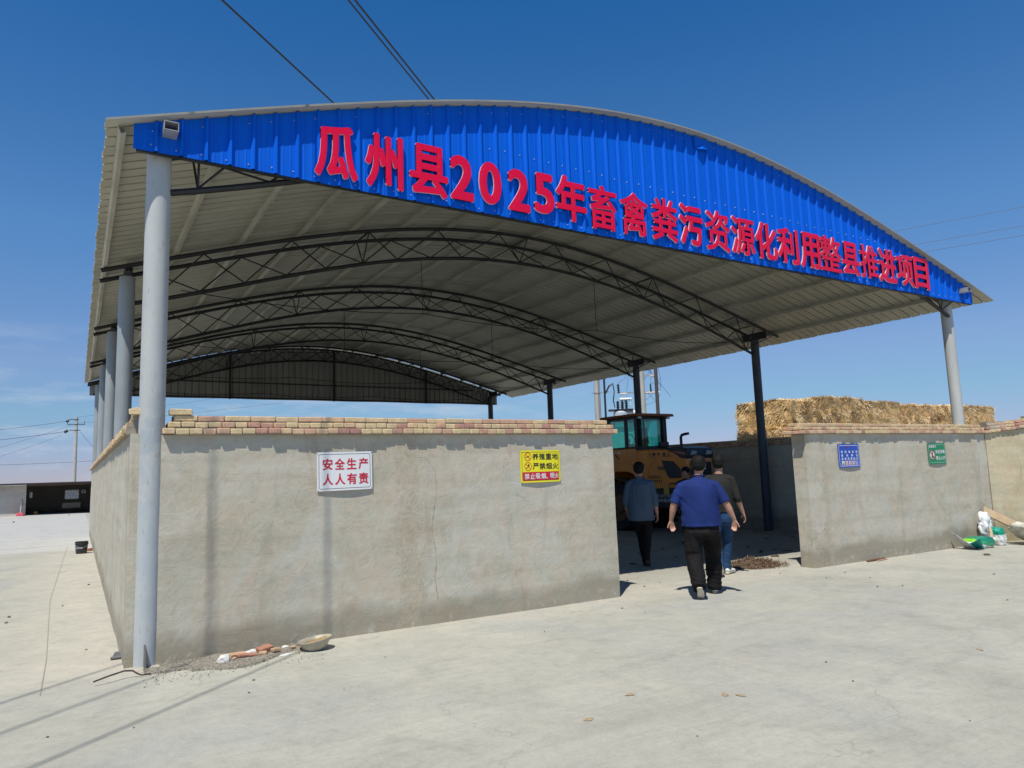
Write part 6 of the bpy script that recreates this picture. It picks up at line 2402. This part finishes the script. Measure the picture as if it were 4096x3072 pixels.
# rusty fork-like hook and dark plate at the foot of the first column
t = thing('steel_hook', 'bent rusty steel hook lying at the foot of the first column', 'hook', (-.2, -.42, gz(0)))
mb = MB()
g0 = gz(-.2) + .008
mb.tube([(-.39, -.44, g0 + .03), (-.27, -.40, g0 + .05), (-.17, -.34, g0 + .055), (-.11, -.335, g0 + .045), (-.08, -.36, g0 + .025), (-.05, -.38, g0 + .01), (.02, -.36, g0 + .004)], .0065, 8)
mb.build('rod', simple('rusty_rod', (.06, .04, .035), .8, .2, .4, 20), t, smooth=True)
mb = MB()
g0 = gz(-.2) + .003
mb.prism([(-.235, .43), (-.125, .43), (-.155, .70), (-.195, .70)], 'z', g0, g0 + .012)
mb.tube([(-.24, .43, g0 + .014), (-.12, .43, g0 + .014)], .014, 8)
tag(mb.build('steel_plate', simple('dark_plate', (.14, .14, .15), .6, .3), None, bevel=.002, fix=False), 'dark wedge shaped steel plate lying beside the left side wall near the first column', 'plate')

# broken stick and clods at the foot of the right wall
mb = MB()
mb.tube([(10.50, -.10, gz(10.5) + .018), (10.78, -.085, gz(10.8) + .020), (11.06, -.06, gz(11) + .018)], [.018, .020, .016], 8)
tag(mb.build('wood_stick', simple('red_brown_wood', (.16, .07, .05), .8, 0, .3, 10), None, smooth=True), 'red brown stick lying at the foot of the wall below the blue sign', 'stick')
mb = MB()
mb.bar((10.72, -.14, gz(10.7) + .01), (11.02, -.12, gz(11) + .012), .03, .012)
tag(mb.build('wood_splinter', simple('pale_wood', (.42, .28, .18), .8), None), 'pale wood splinter beside the red brown stick', 'splinter')

# heap of straw and dung beside the end of the right wall
mb = MB()
rnd = random.Random(31)
gx, gy = 34, 24
def hz_(x, y):
    u, v = (x - 8.93) / .60, (y - .88) / .50
    u, v = u * .8 + v * .6, -u * .6 + v * .8
    d = u * u + v * v * 1.5
    return max(0, 1 - d) * .085 * (1 + .9 * mnoise.noise(Vector((x * 9, y * 9, 0)))) + (.018 * mnoise.noise(Vector((x * 26, y * 26, 5))) if d < 1 else -.02)
for i in range(gx + 1):
    for j in range(gy + 1):
        x, y = 8.2 + 1.5 * i / gx, .15 + 1.4 * j / gy
        mb.v.append((x, y, gz(x) - .006 + hz_(x, y)))
for i in range(gx):
    for j in range(gy):
        a = i * (gy + 1) + j
        mb.f.append((a, a + gy + 1, a + gy + 2, a + 1)); mb.m.append(0); mb.att.append(0)
for _ in range(1500):
    a, r_ = rnd.uniform(0, 2 * PI), rnd.random() ** .7
    x, y = 8.93 + .62 * r_ * math.cos(a), .88 + .50 * r_ * math.sin(a)
    z = gz(x) + max(0, hz_(x, y))
    d = Vector((rnd.uniform(-1, 1), rnd.uniform(-1, 1), rnd.uniform(0, .4))).normalized()
    L_, w_ = rnd.uniform(.02, .08), rnd.uniform(.002, .006)
    s_ = d.cross(Vector((0, 0, 1))).normalized() * w_
    q = Vector((x, y, z))
    mb.add([q - s_, q + s_, q + d * L_ + s_, q + d * L_ - s_], [(0, 1, 2, 3)], 1 if rnd.random() < .5 else 0)
tag(mb.build('dung_heap', [simple('brown_manure', (.105, .065, .04), .95, 0, .4, 25, bmp=.8), simple('tan_chaff', (.20, .14, .085), .9)], None, fix=False), 'low heap of brown dung and chaff beside the end of the right wall', 'dung', kind='stuff')

# loose clods
clods = [stone_mesh('dung_clod', M['clod'], s, (.075, .04, .026)) for s in (11, 12, 13)]
CL = [(3045, 2205, 'long brown clod right behind the jeans man, the farther of two', 1.0), (3100, 2222, 'brown clod left of the dung heap, the nearer of two', .9), (3688, 2208, 'round dark clod at the foot of the wall below the green sign', .8), (3948, 2222, 'dark clod on the yard in front of the green sack', .75)]
for px, py, lab, s in CL:
    z = gz(8 if px < 3300 else 13)
    p = px_ground(px, py, z)
    o = place('dung_clod', clods[px % 3], p.x, p.y, lab, 'clod', rz=px)
    o.scale = (s,) * 3
IN = [(2700, 2150), (2762, 2168), (2650, 2196), (2705, 2230), (3020, 2120), (3065, 2150), (3120, 2175), (3150, 2200), (2990, 2185), (3095, 2195), (3010, 2160), (2680, 2120), (3170, 2140), (2560, 2215), (2535, 2260)]
IL = ['flat clod in the shade right of the grey shirted man, farthest of his cluster', 'flat clod in the shade just left of the stout man, upper one', 'flat clod in the shade beside the grey man, nearer the light', 'flat clod in the shade left of the stout man near the light', 'flat clod in the shade right of the jeans man, close to the side wall', 'flat clod in the shade at the foot of the dark navy column', 'flat clod in the shade right of the dark navy column', 'flat clod in the shade nearest the end of the right wall', 'flat clod in the shade just right of the jeans', 'flat clod in the shade above the dung heap', 'flat clod in the shade halfway between jeans and column', 'flat clod in the shade behind the grey shirted man', 'flat clod in the shade at the far right of the shed floor', 'flat clod in the shade left of the grey man, farther one', 'flat clod at the shadow edge left of the grey man']
for i, (px, py) in enumerate(IN):
    p = px_ground(px, py, gz(9))
    o = place('dung_clod', clods[i % 3], p.x, p.y, IL[i], 'clod', rz=i * 1.7, group='clods on the shed floor')
    k = .5 + .5 * ((i * 37) % 10) / 10
    o.scale = (k * 1.3, k, k * .45)
p = px_ground(3022, 2108, gz(13))
place('rubble_lump', stone_mesh('rubble_lump', M['gravel'], 41, (.20, .13, .16)), p.x, p.y - .1, 'dim round lump at the foot of the shaded side wall left of the navy column', 'rubble')
peb = [stone_mesh('pebble', M['pebble'], s, (.016, .013, .009), sub=1) for s in (21, 22, 23)]
PB = [(1015, 2722, 1.4, 'long grey pebble on the yard below the basin rubble'), (996, 2772, 1.3, 'round grey pebble, the nearer of the pair below the rubble'), (2178, 2528, .9, ''), (2489, 2434, 1.2, ''), (2578, 2347, 1.2, ''), (2581, 2452, .7, ''), (2510, 2323, 1.2, ''), (2790, 2946, 1.1, ''), (3305, 2650, 1.2, ''), (3412, 2726, 1.2, ''), (3305, 2313, .9, ''), (3510, 2347, 1.1, ''), (3610, 2343, 1.0, ''), (3976, 2297, 1.1, ''), (3880, 2884, .8, ''), (4030, 2400, .9, ''), (3480, 2312, .8, ''), (3120, 2295, .8, ''), (2770, 2310, .8, ''), (190, 2950, 1.3, ''), (36, 2470, 1.5, ''), (25, 2493, 1.4, ''), (355, 2340, 1.2, ''), (250, 2425, 1.0, ''), (345, 2600, 1.0, ''), (55, 2090, 2.4, ''), (275, 2060, 2.0, ''), (535, 2912, .9, ''), (580, 2750, .8, ''), (1540, 2630, .8, ''), (2640, 2330, .7, ''), (3380, 2290, .8, ''), (1376, 2757, .7, '')]
PL = ['pebble on the yard before the middle of the long front wall', 'pebble on the yard just before the wall end at the opening', 'nearer pebble in the opening left of the stout man', "tiny pebble on the open yard left of the stout man's heel", 'pebble in the opening close beside the wall end', 'pebble at the bottom edge of the picture below the stout man', 'lone dark pebble in the middle of the right foreground', 'reddish pebble right of the lone foreground pebble', 'pebble below the brown stick on the lit yard, left one', 'pebble near the centre of the right yard, left of a pair', 'pebble near the centre of the right yard, right of a pair', 'pebble on the yard below the green sack', 'pebble near the bottom right corner of the yard', 'pebble at the right edge of the yard', 'pebble on the yard below the blue sign', 'pebble just below the end of the right wall', 'small pebble by the dark leg shadow of the stout man', 'pebble in the bottom left corner of the yard', 'upper pebble of the pair at the left edge of the yard', 'lower pebble of the pair at the left edge of the yard', 'pebble on the sandy strip halfway along the side wall', "pebble on the sandy strip left of the slab joint's upper part", 'pebble on the sandy strip near the steel plate', 'dark lump on the far pale slab at the left edge', 'dark lump on the far pale slab before the low shed', 'pebble on the slanting cable shadow in the left foreground', 'small pebble below the steel hook', 'tiny pebble right of the basin on the sandy foot of the wall', 'small crumb in the opening below the jeans man', 'small pebble left of the brown stick', 'tiny chip below the rubble beside the cable shadow']
for i, (px, py, s, lab) in enumerate(PB):
    p = px_ground(px, py, 0.0)
    p = px_ground(px, py, gz(p.x))
    o = place('pebble', peb[i % 3], p.x, p.y, lab or PL.pop(0), 'pebble', rz=i * 2.1, group='pebbles on the yard')
    d = (p - CAM).length / 8.0
    o.scale = (s * .72 * max(.55, min(d, 2.2)),) * 3
# tan crumbs trodden flat
M['crumb'] = simple('tan_crumb', (.34, .26, .16), .95, 0, .2, 40)
crm = stone_mesh('crumb', M['crumb'], 33, (.035, .022, .004))
for i, (px, py, lab) in enumerate([(2355, 2890, 'flat tan crumb nearest the camera'), (2900, 2783, 'left one of two flat tan crumbs side by side'), (2965, 2786, 'right one of two flat tan crumbs side by side'), (2520, 2787, 'flat tan crumb left of the pair'), (3918, 2590, 'flat tan crumb far on the right of the yard')]):
    p = px_ground(px, py, gz(4))
    place('crumb', crm, p.x, p.y, lab, 'crumb', rz=i)
mb = MB()
q = [px_ground(*a, gz(13) + .0035) for a in ((3998, 2268), (4012, 2268), (4046, 2228), (4030, 2228))]
mb.add(q, [(0, 1, 2, 3)])
tag(mb.build('paint_mark', simple('orange_chalk_mark', (.50, .36, .24), .9, 0, .2, 30), None, fix=False), 'short faded orange stripe on the yard in front of the sacks', 'mark')
# joint lines cut in the slab on the left
mb = MB()
J_ = [px_ground(*a, gz(-1) + .0025) for a in ((270, 2185), (200, 2400), (185, 2640), (160, 2780))]
for a, b in zip(J_[:-1], J_[1:]): mb.bar(a, b, .006, .0012)
A_, B_ = px_ground(0, 2200, gz(-2) + .0025), px_ground(375, 2172, gz(0) + .0025)
mb.bar(A_, B_, .035, .0012)
A_, B_ = px_ground(0, 2132, gz(-2) + .0025), px_ground(130, 2062, gz(0) + .0025)
mb.bar(A_, B_, .05, .0012)
tag(mb.build('slab_joint', simple('dark_joint', (.32, .29, .24), .95), None, fix=False), 'dark joints between the concrete slabs left of the shed', 'joint', kind='structure')

# ---------------------------------------------------------------- sacks in the corner
def mat_sack(name, kind):
    mt, N, L, bs = nodes_of(name)
    tc = N.new('ShaderNodeTexCoord')
    sp = N.new('ShaderNodeSeparateXYZ')
    L.new(tc.outputs['Object'], sp.inputs[0])
    nn = noise_node(N, L, tc.outputs['Object'], 5, 3)
    if kind == 'green':
        # a printed design: white lower band, lime wedge, green top
        h = math_n(N, L, 'ADD', math_n(N, L, 'ADD', sp.outputs['Z'], .115), math_n(N, L, 'MULTIPLY', sp.outputs['X'], .22))
        h = math_n(N, L, 'ADD', h, math_n(N, L, 'MULTIPLY', nn.outputs['Fac'], .03))
        c = ramp(N, L, math_n(N, L, 'MULTIPLY', h, 4.0), [(0.0, (.72, .72, .70)), (.34, (.03, .33, .15)), (.60, (.008, .22, .13)), (.9, (.006, .15, .12))])
        c.color_ramp.interpolation = 'CONSTANT'
        l = math_n(N, L, 'ADD', sp.outputs['X'], math_n(N, L, 'MULTIPLY', sp.outputs['Z'], 1.2))
        lr = ramp(N, L, math_n(N, L, 'ADD', math_n(N, L, 'MULTIPLY', l, 1.0), .5), [(0.0, (1,) * 3), (.36, (0,) * 3)])
        lr.color_ramp.interpolation = 'CONSTANT'
        hi = ramp(N, L, math_n(N, L, 'MULTIPLY', h, 4.0), [(0.0, (0,) * 3), (.36, (1,) * 3), (.64, (0,) * 3)])
        hi.color_ramp.interpolation = 'CONSTANT'
        col = mixc(N, L, math_n(N, L, 'MULTIPLY', lr.outputs[0], hi.outputs[0]), c.outputs[0], (.20, .50, .02))
    elif kind == 'teal':
        c = ramp(N, L, math_n(N, L, 'ADD', math_n(N, L, 'MULTIPLY', sp.outputs['Z'], 3.0), math_n(N, L, 'MULTIPLY', nn.outputs['Fac'], .3)), [(0.0, (.70, .72, .70)), (.33, (.70, .72, .70)), (.36, (.0, .30, .20)), (1, (.0, .26, .18))])
        col = c.outputs[0]
    else:
        n2 = noise_node(N, L, tc.outputs['Object'], 7, 5, .6)
        a, b = ((.60, .62, .64), (.80, .82, .84)) if kind == 'white' else ((.36, .33, .26), (.60, .58, .50))
        col = ramp(N, L, n2.outputs['Fac'], [(.35, a), (.65, b)]).outputs[0]
    L.new(col, bs.inputs['Base Color'])
    bs.inputs['Roughness'].default_value = .38
    n3 = noise_node(N, L, tc.outputs['Object'], 14, 4, .6, 1.5)
    bump(N, L, bs, n3.outputs['Fac'], .6, .03)
    return mt


def sack(name, c, dims, rz, rx, ry, mat, label, seed, crumple=.035, droop=None):
    bm = bmesh.new()
    bmesh.ops.create_cube(bm, size=2.0)
    bmesh.ops.subdivide_edges(bm, edges=bm.edges, cuts=14, use_grid_fill=True)
    for v in bm.verts:
        q = v.co
        e = 3.2
        r_ = (abs(q.x) ** e + abs(q.y) ** e + abs(q.z) ** e) ** (1 / e)
        p = q / r_ * max(abs(q.x), abs(q.y), abs(q.z))
        pinch = 1 - .55 * abs(p.x) ** 5
        w = Vector((p.x * dims[0], p.y * dims[1] * (1 + .05 * abs(p.x) ** 3), p.z * dims[2] * pinch))
        nn = w.normalized()
        f_ = mnoise.noise(Vector((w.x * 7 + seed, w.y * 9, w.z * 9))) + .5 * mnoise.noise(Vector((w.x * 17 + seed, w.y * 20, w.z * 20)))
        fr = abs(mnoise.noise(Vector((w.x * 10, w.y * 14 + seed, w.z * 10)))) * -1.2
        w += nn * crumple * (f_ + fr * .6)
        if droop: w.z += droop(w)
        v.co = w
    me = bpy.data.meshes.new(name)
    bm.to_mesh(me); bm.free()
    me.materials.append(mat)
    me.shade_smooth()
    o = bpy.data.objects.new(name, me)
    COL.objects.link(o)
    o.location = c
    o.rotation_euler = (rx, ry, rz)
    return tag(o, label, 'sack', 'discarded sacks in the corner')


zg = gz(14)
o = sack('plastic_sack', (13.74, -.28, zg + .105), (.33, .15, .115), R(-8), 0, 0, mat_sack('green_white_sack', 'green'), 'green, lime and white printed sack lying flat nearest the camera', 1, .02)
# its turned up mouth
mb = MB()
rnd = random.Random(3)
pts = []
for i in range(9):
    for j in range(9):
        u, v = i / 8, j / 8
        x = 13.52 - .28 * u
        y = -.30 + .34 * (v - .5) * (1 + .4 * u)
        z = zg + .01 + .26 * u * (.35 + abs(v - .35)) * 1.2 + .02 * mnoise.noise(Vector((u * 5, v * 5, 1)))
        pts.append((x, y, z))
mb.v = pts
for i in range(8):
    for j in range(8):
        a = i * 9 + j
        mb.f.append((a, a + 9, a + 10, a + 1)); mb.m.append(1 if j < 3 else 0); mb.att.append(0)
mouth = mb.build('sack_mouth', [mat_sack('sack_inner_white', 'white'), simple('teal_print', (.0, .20, .19), .4)], None, world=False, smooth=True, solid=.003, fix=False)
bpy.context.view_layer.update()
mouth.parent = o
mouth.matrix_parent_inverse = Matrix.LocRotScale(Vector((13.74, -.28, zg + .105)), __import__('mathutils').Euler((0, 0, R(-8))), None).inverted()
sack('plastic_sack', (14.28, -.16, zg + .40), (.13, .10, .22), R(10), 0, R(10), mat_sack('white_sack', 'white'), 'crumpled white sack standing in the corner of the walls', 5, .05)
sack('plastic_sack', (14.42, -.30, zg + .15), (.13, .12, .20), R(0), 0, R(-12), mat_sack('teal_white_sack', 'teal'), 'teal and white sack slumped under the crumpled white one', 9, .03)
sack('plastic_sack', (14.95, -.62, zg + .20), (.42, .20, .13), R(-12), 0, R(26), mat_sack('dusty_sack', 'dusty'), 'long dusty grey sack leaning on the board at the right edge', 14, .045)
mb = MB()
mb.obox((15.0, -.36, zg + .34), Vector((.62, -.22, -.30)), Vector((.02, .01, .035)) * 2.2, Vector((.002, .012, -.004)) * 1.2)
tag(mb.build('wood_board', simple('raw_plywood', (.50, .37, .22), .8, 0, .12, 6), None, bevel=.003), 'tan board leaning on the yellowish wall behind the sacks', 'board')
mb = MB()
mb.tube([(14.08, -.34, zg + .02), (14.10, -.33, zg + .14), (14.17, -.31, zg + .24), (14.20, -.28, zg + .34)], [.03, .032, .028, .024], 8)
tag(mb.build('wood_offcut', simple('tan_offcut', (.50, .40, .26), .8), None, smooth=True), 'short curved tan offcut propped between the green and the teal sack', 'offcut')
